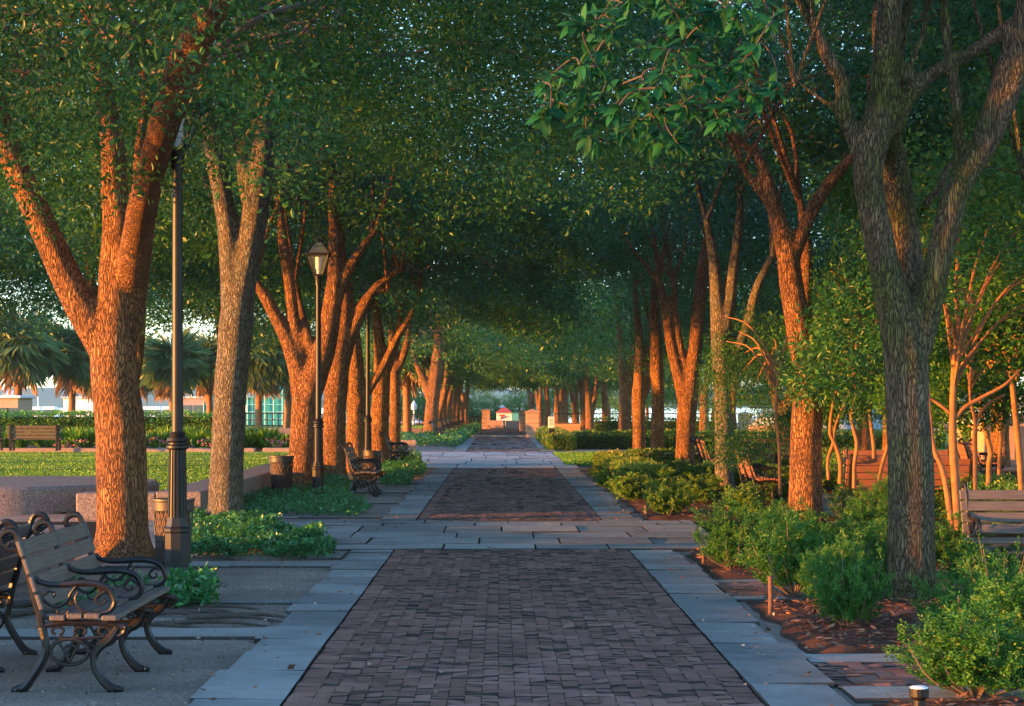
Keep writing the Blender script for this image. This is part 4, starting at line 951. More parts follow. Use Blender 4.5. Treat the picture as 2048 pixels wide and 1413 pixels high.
def shrub(lab, px, py, w, h, m_, name='boxwood_shrub', dy=0, grp='boxwood shrubs of the right bed'):
    Y = gy(py) + dy; x = gx(px, Y); t = thing(name, lab, 'shrub', (x, Y, .03), random.uniform(0, 6), grp); s_ = w / .84 * 1.06; sz = h / .66 * .95
    k1, k2 = random.uniform(.85, 1.15), random.uniform(.85, 1.15); link('foliage', m_[0], t, sc=(s_ * k1, s_ * k2, sz)); link('stems', m_[1], t, sc=(s_ * k1, s_ * k2, sz)); return t
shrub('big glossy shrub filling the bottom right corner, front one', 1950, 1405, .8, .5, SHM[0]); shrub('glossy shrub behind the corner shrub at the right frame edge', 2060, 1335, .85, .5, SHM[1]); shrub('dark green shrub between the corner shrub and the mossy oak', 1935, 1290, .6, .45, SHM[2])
shrub('upright dark green shrub just left of the mossy oak foot', 1698, 1262, .56, .60, SHM[1]); shrub('yellow-tipped shrub behind the rusty stake', 1590, 1195, .82, .64, SHM[0]); shrub('low shrub tucked under the second right oak', 1700, 1190, .8, .56, SHM[2])
shrub('rounded shrub nearest the path at the near cross path corner', 1464, 1143, .66, .62, SHM[2]); shrub('shrub at the foot of the second right oak', 1610, 1110, .8, .45, SHM[1]); shrub('tall loose shrub left of the mossy oak trunk', 1745, 1110, .7, .6, SHM[0]); shrub('shrub showing right of the mossy oak trunk', 1905, 1135, .8, .5, SHM[0])
shrub('sparse shrub with bare orange stems in front of the right bench', 2005, 1215, .55, .45, SHS, 'sparse_shrub'); shrub('short shrub at the right frame edge below the sparse one', 2045, 1255, .8, .35, SHM[1]); shrub('spindly shrub before the red bench', 1690, 1045, .7, .5, SHS, 'sparse_shrub')
shrub('round shrub between the path-corner shrub and the second right oak', 1530, 1130, .6, .5, SHM[1]); shrub('low leafy shrub right of the rusty stake, behind the upright one', 1650, 1215, .55, .42, SHM[0]); shrub('shrub filling the gap left of the mossy oak foot', 1765, 1165, .5, .45, SHM[2])
shrub('shrub right of the mossy oak foot, behind the corner shrubs', 1945, 1195, .6, .4, SHM[2]); shrub('small shrub at the right frame edge under the bench', 2040, 1180, .6, .35, SHM[0]); shrub('shrub just left of the second right oak foot', 1555, 1085, .6, .45, SHM[0])
shrub('shrub against the red bench left of the mossy oak', 1765, 1060, .7, .6, SHM[1]); shrub('low shrub behind the mossy oak toward the bench', 1880, 1020, 1.0, .5, SHM[0])
for i, (px, py, w, h, lb) in enumerate([(1335, 1035, .72, .55, 'bushy shrub right of the wooden peg at the bed corner'), (1262, 1006, .75, .48, 'shrub at the path edge, first past the near cross path'), (1400, 1010, .8, .5, 'shrub in front of the fourth right oak'), (1490, 1040, .7, .5, 'shrub wrapping the foot of the third right oak'), (1232, 982, .7, .42, 'second path-edge shrub past the near cross path'),
      (1545, 1010, .8, .5, 'shrub below the end-on right bench'), (1300, 985, 1.0, .48, 'shrub behind the path-edge pair'), (1420, 975, 1.1, .5, 'shrub between the third and fourth right oaks'), (1222, 962, .8, .40, 'third path-edge shrub past the near cross path'), (1250, 957, 1.2, .48, 'wide shrub in front of the sixth right oak'), (1340, 965, 1.1, .45, 'shrub in front of the fifth right oak'), (1500, 975, 1.3, .5, 'shrub left of the end-on right bench'), (1600, 985, 1.2, .5, 'shrub behind the second right oak')]):
    shrub(lb, px, py, w, h, SHM2[i % 2])
def hedge(lab, x0, x1, y0, y1, h, L=.05, dens=900, mat='shrub_leaf', core=True, wob=.05, group='clipped hedges'):
    t = thing('clipped_hedge', lab, 'hedge', ((x0 + x1) / 2, (y0 + y1) / 2, 0), 0, group); lx, ly = (x1 - x0) / 2, (y1 - y0) / 2
    A = [2 * lx * 2 * ly, 2 * lx * h, 2 * ly * h]; n0 = [int(dens * a) for a in (A[0], A[1] * 2, A[2] * 2)]; n_ = sum(n0)
    p = rng.uniform(-1, 1, (n_, 3)) * np.array([lx, ly, 1]); p[:, 2] = rng.uniform(.02, h, n_); nn = rdir(n_) * .6
    k = 0; p[:n0[0], 2] = h; nn[:n0[0], 2] += 1; k = n0[0]; half = rng.random(n0[1]) < .7
    p[k:k + n0[1], 1] = np.where(half, -ly, ly); nn[k:k + n0[1], 1] += np.where(half, -1, 1); k += n0[1]; half = rng.random(n0[2]) < .6; p[k:, 0] = np.where(half, -lx, lx); nn[k:, 0] += np.where(half, -1, 1)
    wv = np.array([noise.noise(Vector((a * 2.2 + x0, b_ * 2.2 + y0, c * 2.2))) for a, b_, c in p])[:, None]
    p = p + nn / np.linalg.norm(nn, axis=1)[:, None] * (wv * wob * 2 + rng.normal(size=(n_, 1)) * wob * .5); p[:, 2] = np.maximum(p[:, 2], .02)
    rn = np.clip(.5 + wv[:, 0] * .6 + rng.normal(size=n_) * .22, 0, 1)
    link('foliage', leaves('foliage', p, nn + rdir(n_) * .9, rdir(n_, .8), L * rng.uniform(.7, 1.3, n_), .5, mat, rn, False), t)
    m_ = MB(); m_.bevbox(-lx + .07, lx - .07, -ly + .07, ly - .07, 0, h - .07, .05); m_.build('core', 'hedge_core', t); return t
hedge('long yellow-green hedge along the path edge before the far cross path', 2.35, 3.1, 37, 49, .40, .05, 1300, 'gold_leaf'); hedge('hedge turning away from the path behind the right oaks', 3.2, 9, 50, 51, .42, .06, 900, 'gold_leaf')
hedge('clipped hedge at the corner past the far cross path', 1.75, 2.6, 70, 92, .5, .08, 700, 'gold_leaf'); hedge('long clipped hedge crossing behind the right oaks', 2.7, 16, 72, 73, .55, .09, 600); hedge('low shrubby hedge on the far side of the side path', 6.2, 7.4, 22, 43, .5, .05, 500)
hedge('bright green clipped hedge beyond the slender orange stems', 14, 18, 60, 61, 1.0, .1, 200, 'hedge_leaf'); hedge('tall clipped hedge closing the lawn in front of the harbour', -32, -10.7, 77.5, 79.5, 1.2, .09, 260, 'hedge_leaf', wob=.09)
hedge('far dark hedge in front of the right brick fence', 5, 12, 107, 108, .8, .12, 150, 'oak_leaf')
# grass tufts and flowers in the bed behind the kerb
def tuft_mesh(seed, h, r_, n_=220):
    q = np.random.default_rng(seed); a = q.uniform(0, 2 * np.pi, n_); rad = q.random(n_) * r_ * .35; C = np.stack([rad * np.cos(a), rad * np.sin(a), np.zeros(n_)], 1); D = np.stack([np.cos(a) * q.uniform(.1, .9, n_), np.sin(a) * q.uniform(.1, .9, n_), np.ones(n_)], 1)
    return leaves('tuft', C, D, rdir(n_), h * q.uniform(.6, 1.1, n_), .05, 'grass', q.random(n_), True)
TM = [tuft_mesh(60 + i, .62, .5) for i in range(3)]
for i in range(34):
    x = -18 + i * .36 if i < 26 else -9.6 + (i - 26) * .34; o = link('ornamental_grass', TM[i % 3], None, (x + random.uniform(-.1, .1), 70 + random.uniform(-1.2, 2.5), .02), random.random() * 6, random.uniform(.8, 1.4)); tag(o, 'spiky green grass clump in the bed behind the kerb', 'plant', 'grass clumps in the bed behind the kerb')
def flowers(lab, x, y, n_=60, r_=.35):
    t = thing('flowering_plant', lab, 'plant', (x, y, 0), 0, 'pink flowering plants in the bed'); C = np.stack([rng.normal(size=n_) * r_, rng.normal(size=n_) * r_ * .6, rng.uniform(.05, .4, n_)], 1)
    link('foliage', leaves('foliage', C, rdir(n_, .5), rdir(n_), .12, .4, 'grass', rng.random(n_)), t); C2 = C[::3] + np.array([0, 0, .08]); link('blossom', leaves('blossom', np.repeat(C2, 4, 0), rdir(len(C2) * 4, .3), rdir(len(C2) * 4), .07, .8, 'petal', rng.random(len(C2) * 4)), t)
flowers('pink flowers just right of the complete slatted bench', gx(142, 68.5), 68.4); flowers('pink flowers seen left of the near lamp post shaft', gx(332, 68.5), 68.6); flowers('pink flowers at the kerb gap left of the third oak', gx(565, 68), 67.9); flowers('pale flowering plant right of the near lamp post', gx(400, 68.5), 68.5)
bed('flower_bed', lambda y: -18.5, -18.5, -6.5, 67.3, 76, 'mulch', .12, .4)
# periwinkle-like ground cover patches
def cover(lab, poly, n_, L=.045, h=.12, mat='cover_leaf'):
    P_ = np.array([G(*q) for q in poly]); lo, hi = P_.min(0), P_.max(0); pts = []
    while len(pts) < n_:
        q = rng.uniform(lo, hi, (n_ * 2, 2)); ins = np.zeros(len(q), bool); j = len(P_) - 1
        for i in range(len(P_)):
            xi, yi = P_[i]; xj, yj = P_[j]; c = ((yi > q[:, 1]) != (yj > q[:, 1])) & (q[:, 0] < (xj - xi) * (q[:, 1] - yi) / (yj - yi + 1e-9) + xi); ins ^= c; j = i
        for a, b_ in q[ins]:
            nv = noise.noise(Vector((a * 2.2, b_ * 1.6, 9)))
            if nv > -.32: pts.append((a, b_, .02 + max(0.02, h * (.7 + nv)) * rng.random() ** .6))
    C = np.array(pts[:n_]); d = rdir(n_, .25, .5); nn = rdir(n_, 1.6)
    o = link('ground_cover', leaves('ground_cover', C, d, nn, L * rng.uniform(.7, 1.3, n_), .6, mat, rng.random(n_), True)); return tag(o, lab, kind='stuff')
cover('dark glossy ground cover around the pale oak', [(375, 1122), (655, 1122), (672, 1108), (640, 1082), (570, 1066), (500, 1046), (372, 1040)], 16000, .05, .17)
cover('ground cover around the third oak', [(490, 1036), (720, 1037), (748, 1020), (700, 1002), (640, 985), (480, 992)], 9000, .05, .15)
cover('ground cover by the second bench', [(690, 1002), (720, 975), (640, 960), (640, 985)], 3000, .05, .2); cover('ground cover behind the second bench', [(765, 975), (818, 975), (828, 960), (800, 945), (745, 945)], 5000, .055, .2)
cover('ground cover past the second bench', [(795, 957), (848, 957), (852, 943), (830, 932), (765, 932)], 5000, .055, .2); cover('ground cover by the third bench', [(800, 935), (842, 935), (840, 924), (800, 922)], 2500, .06, .3)
cover('ground cover strip under the far left oaks', [(800, 894), (915, 896), (962, 862), (955, 856), (880, 878), (800, 882)], 16000, .11, .35)
cover('weeds at the near lamp post foot', [(325, 1225), (400, 1232), (440, 1215), (380, 1185), (320, 1185)], 1600, .06, .22); cover('weeds beneath the nearest bench', [(90, 1230), (330, 1215), (300, 1165), (100, 1175)], 900, .05, .14)
# litter, mulch chips, fallen twigs
def chips(lab, regs, n_, L, mat, z=.035, wr=.3, name='fallen_leaves'):
    C = []
    for (x0, x1, y0, y1, f) in regs: k = int(n_ * f); C.append(np.stack([rng.uniform(x0, x1, k), rng.uniform(y0, y1, k), z + rng.random(k) * .015], 1))
    C = np.concatenate(C); d = rdir(len(C), 0, .15)
    return tag(link(name, leaves(name, C, d, rdir(len(C), 3), L * rng.uniform(.4, 1.4, len(C)), wr, mat, rng.random(len(C)), False)), lab, kind='stuff')
chips('orange bark mulch chips in the right beds', [(2.05, 4.5, 12.7, 16.1, .3), (2.05, 4.5, 18.2, 21.5, .25), (2.1, 4.5, 27.6, 48, .35), (2.05, 4, 9.5, 10.6, .1)], 9000, .07, 'mulch_chip', .05, .3, 'mulch_chips')
chips('scattered litter of dry leaves on the paving', [(-1.6, 1.9, 10, 49, .35), (-4, -1.6, 10, 22, .45), (1.3, 2.1, 10, 49, .2)], 1900, .03, 'litter', .03, .6)
chips('pale pebbles and grit scattered over the left gravel', [(-4.2, -1.62, 10, 21.6, .8), (-4, -1.7, 28, 48, .2)], 5200, .016, 'litter', .012, .8, 'pebbles')
chips('curled dry leaves blown along the path edges', [(-1.7, -1.2, 10, 49, .5), (1.5, 2.1, 10, 49, .5)], 260, .06, 'mulch_chip', .035, .5)
# rusty stakes and small ground fittings on the right
def stake(lab, px, py, h, r_, mat='rust', name='stake'):
    x, y = G(px, py); m_ = MB(); m_.tube([(0, 0, -.05), (.004, 0, h * .5), (0, 0, h)], r_, 12); m_.lathe([(r_ * 1.15, h - .012), (r_ * 1.15, h), (r_ * .7, h + .006)], 12); return tag(m_.build(name, mat, None, True, (x, y, 0)), lab, 'stake')
stake('rusty upright pipe stake in the mulch, tallest of the stakes', 1541, 1236, .31, .02); stake('short rusty peg near the cross path corner shrub', 1407, 1132, .13, .02); stake('short weathered peg left of the bushy corner shrub', 1292, 1030, .13, .03, 'twig')
def path_light():
    x, y = G(1838, 1440); t = thing('ground_light', 'small black post light capped with a blue-white top at the bottom edge', 'light', (x, y, 0)); m_ = MB(); m_.lathe([(.03, 0), (.03, .1), (.05, .12), (.05, .16)], 16); m_.build('post', 'lamp_metal', t); m_ = MB(); m_.lathe([(.046, .161), (.046, .166), (.03, .172)], 16); m_.build('lens', 'globe', t)
path_light()
# surface roots of the nearest oak
m_ = MB(); rr = random.Random(3)
for k in range(9):
    a = (gx(330, 15.6) + rr.uniform(-.3, .3), 15.0 + rr.uniform(-.6, .6)); e = (a[0] + rr.uniform(.4, 1.1), a[1] + rr.uniform(-.5, .3)); q = spline([(a[0], a[1], .01), ((a[0] + e[0]) / 2, (a[1] + e[1]) / 2 + rr.uniform(-.1, .1), .035), (e[0], e[1], -.01)], 6); m_.tube(q, np.linspace(.024, .006, len(q)), 7)
for k in range(6):
    a = (-3.9 + rr.uniform(-.1, .5), 15.2 + rr.uniform(-.8, .8)); e = (a[0] + rr.uniform(.7, 1.3), a[1] + rr.uniform(-.3, .3)); q = spline([(a[0], a[1], .02), ((a[0] + e[0]) / 2, (a[1] + e[1]) / 2, .06), (e[0], e[1], -.01)], 6); m_.tube(q, np.linspace(.032, .008, len(q)), 7)
tag(m_.build('surface_roots', 'root', None, True), 'gnarled dark tree roots breaking the gravel beside the nearest bench', 'roots')

# ------------------------------------------------------------------ gate, kiosk and things at the far end
def pillar(lab, px, pyb, pyt, wpx, mat='rusticated'):
    Y = gy(pyb); x = gx(px, Y); h = H + (VY - pyt) / F * Y; w_ = wpx / F * Y / 2; t = thing('gate_pillar', lab, 'pillar', (x, Y + w_, 0), 0, 'gate pillars at the end of the path')
    m_ = MB(); m_.bevbox(-w_, w_, -w_, w_, 0, h - .14, .015); m_.build('shaft', mat, t)
    m_ = MB(); k = w_ + .05; m_.bevbox(-k, k, -k, k, h - .139, h - .09, .01); m_.add([(-k, -k, h - .09), (k, -k, h - .09), (k, k, h - .09), (-k, k, h - .09), (0, 0, h + .05)], [(0, 1, 4), (1, 2, 4), (2, 3, 4), (3, 0, 4)]); m_.build('cap', 'orange_stone', t)
pillar('stout orange rusticated gate pillar right of the path, nearest', 1065, 877, 820, 26); pillar('orange gate pillar just behind the nearest one', 1047, 864, 820, 16); pillar('pinkish gate pillar left of the path end', 972, 859, 818, 16)
wall('low pinkish wall across the path end, left half', gx(980, 134), gx(1005, 134), 134.2, 134.5, .55, 'pink_wall', name='end_wall'); wall('low pinkish wall across the path end, right half', gx(1011, 134), gx(1042, 134), 134.2, 134.5, .53, 'pink_wall', name='end_wall')
m_ = MB(); m_.lathe([(.07, 0), (.07, .5), (.05, .56)], 12); tag(m_.build('bollard', 'lamp_metal', None, True, (gx(1008, 133), 133, 0)), 'dark bollard between the two halves of the end wall', 'bollard')
def kiosk():
    Y = 150; x = gx(1008, Y); t = thing('kiosk', 'white kiosk with red pyramid roof and red T mark behind the end wall', 'kiosk', (x, Y + .6, 0)); z1 = zat(826, Y)
    m_ = MB(); m_.bevbox(-.55, .55, -.55, .55, 0, z1, .02); m_.build('body', 'white_paint', t)
    m_ = MB(); k = .66; m_.add([(-k, -k, z1 + .002), (k, -k, z1 + .002), (k, k, z1 + .002), (-k, k, z1 + .002), (-.15, -.15, z1 + .38), (.15, -.15, z1 + .38), (.15, .15, z1 + .38), (-.15, .15, z1 + .38)], [(0, 1, 5, 4), (1, 2, 6, 5), (2, 3, 7, 6), (3, 0, 4, 7), (4, 5, 6, 7), (3, 2, 1, 0)]); m_.build('roof', 'roof_red', t)
    m_ = MB(); m_.add([(-.33, -.56, z1 - .14), (.12, -.56, z1 - .14), (.06, -.56, z1 - .22), (-.38, -.56, z1 - .22), (-.38, -.575, z1 - .22), (.06, -.575, z1 - .22), (.12, -.575, z1 - .14), (-.33, -.575, z1 - .14)], [(7, 6, 5, 4), (0, 1, 2, 3)])
    m_.add([(-.17, -.575, z1 - .22), (-.04, -.575, z1 - .22), (-.15, -.575, z1 - .50), (-.28, -.575, z1 - .50)], [(0, 1, 2, 3)]); m_.build('red_mark', 'red_paint', t)
    m_ = MB(); m_.add([(.02, -.575, z1 - .27), (.30, -.575, z1 - .27), (.25, -.575, z1 - .34), (.08, -.575, z1 - .34), (-.02, -.575, z1 - .44), (-.06, -.575, z1 - .44)], [(0, 1, 2, 3)] ); m_.add([(.02, -.575, z1 - .27), (.08, -.575, z1 - .34), (-.02, -.575, z1 - .44), (-.07, -.575, z1 - .42)], [(0, 1, 2, 3)]); m_.build('blue_mark', 'blue_paint', t)
    m_ = MB()
    for i in range(7): xx = -.42 + i * .125; m_.box(xx, xx + .03, -.572, -.553, z1 - .68, z1 - .60); m_.box(xx + .045, xx + .085, -.572, -.553, z1 - .68 + .02 * (i % 2), z1 - .655 + .02 * (i % 3))
    m_.build('lettering', 'blue_paint', t)
    t = thing('cupola_roof', 'small white cupola with red band peeking above the kiosk', 'cupola', (gx(1005, 165), 165, 0)); z0 = zat(820, 165)
    m_ = MB(); m_.lathe([(.12, 0), (.12, z0)], 8); m_.build('mast', 'white_paint', t); m_ = MB(); m_.lathe([(.22, z0), (.22, z0 + .15), (.1, z0 + .16)], 8); m_.build('band', 'roof_red', t); m_ = MB(); m_.lathe([(.27, z0 + .161), (.3, z0 + .2), (.12, z0 + .35), (.02, z0 + .42)], 8); m_.build('roof', 'white_paint', t)
kiosk()
m_ = MB(); m_.bevbox(-.28, .28, -.28, .28, 0, .95, .03); m_.bevbox(-.31, .31, -.31, .31, .951, 1.02, .02); tag(m_.build('cabinet', 'cyan_paint', None, loc=(gx(1030, 145), 145, 0)), 'light blue cabinet between the kiosk and the right gate pillars', 'cabinet')
def building(name, lab, x0, x1, y0, y1, h, mat, roof=None, win=0, rmat='white_paint', wmat='dark_glass'):
    t = thing(name, lab, 'building', ((x0 + x1) / 2, y0, 0)); w2 = (x1 - x0) / 2; m_ = MB(); m_.bevbox(-w2, w2, 0, y1 - y0, 0, h, .03); m_.build('wall', mat, t)
    m_ = MB(); m_.bevbox(-w2 - .15, w2 + .15, -.15, y1 - y0 + .15, h + .001, h + .14, .03)
    if roof: m_.add([(-w2 - .2, -.2, h + .141), (w2 + .2, -.2, h + .141), (w2 + .2, y1 - y0 + .2, h + .141), (-w2 - .2, y1 - y0 + .2, h + .141), (-w2, (y1 - y0) / 2, h + roof), (w2, (y1 - y0) / 2, h + roof)], [(0, 1, 5, 4), (2, 3, 4, 5)]); m_.add([(-w2 - .2, -.2, h + .141), (-w2 - .2, y1 - y0 + .2, h + .141), (-w2, (y1 - y0) / 2, h + roof)], [(0, 2, 1)])
    m_.build('roof', rmat, t)
    for i in range(win):
        xx = -w2 + (i + .5) * 2 * w2 / win; m_ = MB(); m_.bevbox(xx - .35, xx + .35, -.04, .02, h * .4, h * .75, .01); m_.build('window', wmat, t)
    return t
building('waterfront_building', 'long pale low building behind the end wall and kiosk', -3.4, 2.2, 169, 171, zat(829, 169), 'pale_pink', .3, 5); 
# harbour side, left
def green_building():
    Y = 150; x0, x1 = gx(408, Y), gx(600, Y); h = zat(717, Y); t = thing('glass_building', 'teal glass building wrapped in scaffolding beyond the lawn', 'building', ((x0 + x1) / 2, Y, 0)); w2 = (x1 - x0) / 2
    m_ = MB(); m_.bevbox(-w2 + 3.6, w2, 0, 14, 0, h, .03); m_.bevbox(-w2, -w2 + 3.59, .3, 14, 0, h - 2.0, .03); m_.build('glass_wall', 'teal', t)
    m_ = MB()
    for i in range(9): m_.bevbox(-w2, w2, -.12, -.08, .5 + i * .55, .54 + i * .55, .01)
    for i in range(12): xx = -w2 + i * (2 * w2) / 11; m_.bevbox(xx - .03, xx + .03, -.17, -.121, 0, h - .3, .01)
    m_.build('scaffolding', 'scaffold', t)
    r2 = random.Random(8); 
    for i in range(9): m_ = MB(); xx = r2.uniform(-w2 + .5, w2 - 1.6); zz = r2.choice((1.1, 2.2, 2.75, 3.3)); m_.bevbox(xx, xx + r2.uniform(.7, 1.3), -.06, -.002, zz, zz + .45, .01); m_.build('panel', r2.choice(('dark_glass', 'cyan_paint', 'pale_pink')), t)
green_building()
building('pink_building', 'small pink quay building left of the teal glass building', gx(362, 150), gx(407, 150), 150, 156, zat(797, 150), 'pink_wall', None, 2); building('boat_shed', 'plain white boat shed left of the nearest left oak', gx(127, 168), gx(190, 168), 168, 171, zat(797, 168), 'white_paint', None, 0)
building('kiosk_building', 'small tiled shelter at the left frame edge behind the hedge', gx(-30, 100), gx(37, 100), 100, 103, zat(797, 100), 'orange_stone', None, 3)
def railing(lab, x0, x1, y, h, n_, mat='iron', z=0, name='railing'):
    t = thing(name, lab, 'railing', ((x0 + x1) / 2, y, z)); w2 = (x1 - x0) / 2; m_ = MB()
    for zz in (h, h * .55, h * .15): m_.bevbox(-w2, w2, -.03, .03, zz - .035, zz + .035, .01)
    m_.build('rail', mat, t)
    for i in range(n_): xx = -w2 + i * 2 * w2 / (n_ - 1); m_ = MB(); m_.bevbox(xx - .04, xx + .04, -.06, -.031, 0, h + .05, .008); m_.build('post', mat, t)
railing('dark harbour railing in front of the teal building', gx(480, 140), gx(600, 140), 140, 1.0, 12); railing('dark railing of the pier seen between the left oaks', gx(600, 145), gx(862, 145), 145, .9, 24); railing('short railing beside the left gate pillar', gx(938, 132), gx(962, 132), 132, .82, 4)
def mast(lab, px, Y, top, r_=.05, knob=False, name='boat_mast', cat='mast'):
    x = gx(px, Y); h = zat(top, Y); m_ = MB(); m_.lathe([(r_ * 1.6, -1.2), (r_ * 1.6, h * .15), (r_, h * .2), (r_ * .7, h)], 8)
    if knob: m_.lathe([(r_ * 2.5, h), (r_ * 3.2, h + .3), (.01, h + .7)], 8)
    tag(m_.build(name, 'white_paint', None, True, (x, Y, 0)), lab, cat, 'white masts and light poles at the harbour')
for (px, top, lab) in ((76, 794, 'white boat mast left of the white shed'), (56, 800, 'short white boat mast beside the taller left one'), (383, 770, 'tall white mast above the pink building'), (841, 780, 'tall thin mast between the left oaks')): mast(lab, px, 230, top, .09)
mast('white pier lamp post, left of the pair', 795, 150, 820, .07, True, 'pier_lamp', 'lamp'); mast('white pier lamp post, right of the pair', 828, 150, 820, .08, True, 'pier_lamp', 'lamp')
def boat(lab, px, Y, L, h, mat='white_paint'):
    t = thing('moored_boat', lab, 'boat', (gx(px, Y), Y, -1.0), 0, 'white boats moored in the harbour'); m_ = MB()
    S_ = [(-.5, .25, .0), (-.3, .32, .0), (.2, .3, .0), (.4, .15, .1), (.52, .02, .25)]; V = []
    for (u, w_, r_) in S_: V += [(u * L, -w_ * L * .4, h * (.45 + r_)), (u * L, w_ * L * .4, h * (.45 + r_)), (u * L * .95, w_ * L * .25, -.1), (u * L * .95, -w_ * L * .25, -.1)]
    Fq = [(0, 1, 2, 3)]; 
    for i in range(4):
        for k in range(4): a = i * 4 + k; b_ = i * 4 + (k + 1) % 4; Fq.append((a, a + 4, b_ + 4, b_))
    m_.add(V, Fq); m_.build('hull', mat, t); m_ = MB(); m_.bevbox(-.3 * L, .12 * L, -.1 * L, .1 * L, h * .46, h, .05); m_.build('cabin', mat, t); m_ = MB(); m_.bevbox(-.25 * L, .13 * L, -.103 * L, .103 * L, h * .65, h * .85, .02); m_.build('window', 'dark_glass', t)
for i, (px, Y, lab) in enumerate([(70, 215, 'white motorboat under the left mast'), (100, 230, 'white motorboat with cabin left of the shed'), (230, 215, 'white boat seen right past the shed by the oak'), (310, 225, 'white boat left of the near lamp post'), (340, 240, 'farther white boat left of the pink building'), (810, 200, 'white boat moored between the left oaks'), (840, 210, 'small white boat by the tall thin mast')]): boat(lab, px, Y, 6, 2.4)
building('pier_building', 'white pier house on the water at the far left', gx(8, 300), gx(24, 300), 300, 304, zat(790, 300), 'white_paint', .8, 2)
# right side: sign, wall, house, van, fence
def sign():
    Y = 71; x = gx(1106, Y); t = thing('notice_sign', 'small white notice on a dark post at the far cross path', 'sign', (x, Y, 0)); m_ = MB(); m_.bevbox(-.03, .03, -.03, .03, 0, 1.0, .006); m_.build('post', 'rust', t)
    m_ = MB(); m_.bevbox(-.17, .05, -.06, -.031, .78, 1.18, .01); m_.build('panel', 'white_paint', t); m_ = MB(); m_.bevbox(-.15, .06, -.07, -.031, .52, .75, .01); m_.build('box', 'lamp_metal', t)
    m_ = MB()
    for i in range(5): m_.box(-.14, .02 - .03 * (i % 2), -.063, -.0605, 1.08 - i * .05, 1.095 - i * .05)
    m_.build('lettering', 'lamp_metal', t)
sign()
def fence(lab, x0, x1, y, h, mat='rust', infill='brick'):
    t = thing('fence', lab, 'fence', ((x0 + x1) / 2, y, 0)); w2 = (x1 - x0) / 2; m_ = MB(); m_.bevbox(-w2, w2, -.15, .15, 0, h * .45, .02); m_.build('plinth', 'rusticated', t); m_ = MB(); m_.bevbox(-w2, w2, -.03, .03, h - .06, h, .01)
    n_ = int(w2 * 2 / .16)
    for i in range(n_): xx = -w2 + (i + .5) * 2 * w2 / n_; m_.bevbox(xx - .012, xx + .012, -.012, .012, h * .451, h - .061, .003)
    m_.build('rails', 'iron', t)
fence('iron fence on a low brick plinth beyond the far right hedge', 3.2, 14, 118, 1.1); fence('tall iron fence among the grove trees at right', gx(1640, 70), gx(1790, 70), 90, 1.5)
pillar('broad orange brick gate pier seen between the grove trees', 1492, 864, 825, 26); pillar('orange brick pier partly hidden beside the second right oak', 1572, 866, 826, 20)
def van():
    Y = 112; t = thing('parked_van', 'white van with blue-tinted windows parked beyond the grove', 'van', (gx(1536, Y), Y, 0)); pr = [(-.9, .35), (-.85, .8), (-.55, .95), (-.35, 1.3), (.85, 1.35), (.95, .95), (.95, .35)]; m_ = MB()
    V = [(x, y, z) for y in (-.7, .7) for x, z in pr]; n_ = len(pr); m_.add(V, [(i, (i + 1) % n_, n_ + (i + 1) % n_, n_ + i) for i in range(n_)]); m_.big.append(np.array([list(range(n_ - 1, -1, -1))])); m_.big.append(np.array([list(range(n_, 2 * n_))])); m_.build('body', 'white_paint', t)
    for (a, b_) in ((-.42, -.05), (0, .4), (.45, .8)): m_ = MB(); m_.bevbox(a, b_, -.715, -.701, .92, 1.24, .004); m_.build('window', 'cyan_glass', t)
    for xx in (-.55, .6): m_ = MB(); m_.tube([(xx, -.73, .28), (xx, -.45, .28)], .24, 20); m_.build('wheel', 'tyre', t)
van()
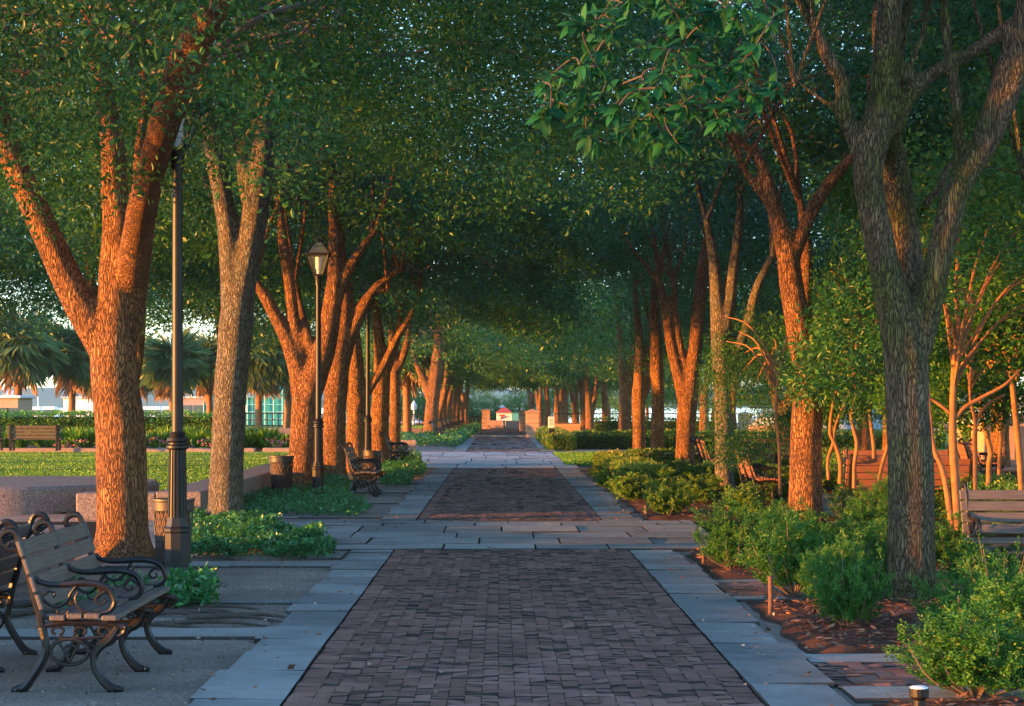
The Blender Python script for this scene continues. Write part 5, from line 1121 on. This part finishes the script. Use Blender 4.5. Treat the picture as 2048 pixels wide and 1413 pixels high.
def house():
    Y = 58; x0 = gx(1955, Y); t = thing('pink_house', 'pink house with pale blue-white gable roof at the right edge', 'house', (x0 + 2.5, Y, 0)); z1 = zat(845, Y)
    m_ = MB(); m_.bevbox(-2.2, 3, 0, 4, 0, z1, .02); m_.add([(-2.2, 0, z1), (3, 0, z1), (1.2, 0, z1 + 1.0)], [(0, 1, 2)]); m_.build('wall', 'pink_wall', t)
    m_ = MB()
    for (a, b_, c, d) in ((-2.5, z1 - .05, 1.2, z1 + 1.08), (1.2, z1 + 1.08, 3.3, z1 - .02)): m_.add([(a, -.35, b_), (c, -.35, d), (c, 4.2, d), (a, 4.2, b_), (a, -.35, b_ + .12), (c, -.35, d + .12), (c, 4.2, d + .12), (a, 4.2, b_ + .12)], [(0, 3, 2, 1), (4, 5, 6, 7), (0, 1, 5, 4), (1, 2, 6, 5), (2, 3, 7, 6), (3, 0, 4, 7)])
    m_.build('roof', 'cyan_pale', t)
    for xx in (-2.0, -.6, .9): m_ = MB(); m_.bevbox(xx - .05, xx + .05, -.3, -.2, 0, z1 - .06, .01); m_.build('porch_post', 'white_paint', t)
    m_ = MB(); m_.bevbox(-.3, .3, -.03, -.002, .1, .8, .01); m_.build('door', 'blue_paint', t)
house()
building('grove_house', 'pale blue-grey building glimpsed through the grove foliage', gx(1640, 130), gx(1800, 130), 130, 136, 1.6, 'pale_blue', None, 6); building('grove_house', 'pink and white house high behind the right grove', gx(1850, 120), gx(1990, 120), 120, 128, zat(770, 120), 'pink_wall', 1.0, 4)
far = [(-11.5, 166, 1), (-6.5, 170.5, 1), (-.4, 170.5, .75), (-5, 165, 1), (-2.4, 167, .9), (1.6, 168, .75), (3.6, 166, 1), (7, 160, 1.2), (-8.5, 166, 1), (11, 150, 1.4), (15.5, 146, 1.5), (20, 140, 1.5), (25, 136, 1.6), (31, 132, 1.6)]
for i, (x, y, s_) in enumerate(far):
    t = thing('round_tree', 'bushy green tree closing the view at the end of the avenue', 'tree', (x, y, 0), 0, 'bushy trees closing the avenue'); m_ = MB(); m_.tube([(0, 0, -.1), (.05, 0, 1), (0, 0, 2)], [.16, .12, .08], 8); m_.build('trunk', 'bark_far', t); link('crown', CR['h'], t, (0, 0, -1.9), i, (.62 * s_, .62 * s_, .62 * s_))

# ------------------------------------------------------------------ air
m, n, b = newmat('haze'); n.nodes.remove(b); pv = N(n, 'ShaderNodeVolumePrincipled'); pv.inputs['Color'].default_value = (.30, .62, 1, 1); pv.inputs['Density'].default_value = .0002; pv.inputs['Anisotropy'].default_value = 0
n.links.new(pv.outputs[0], n.nodes['Material Output'].inputs['Volume']); MAT['haze'] = m
m_ = MB(); m_.box(-3300, 3300, -100, 4100, -3.2, 32); tag(m_.build('haze', 'haze'), kind='stuff')
for o in list(COL.objects):
    if o.name.startswith('clipped_hedge') or True:
        for k_ in ('used',):
            if k_ in o: del o[k_]
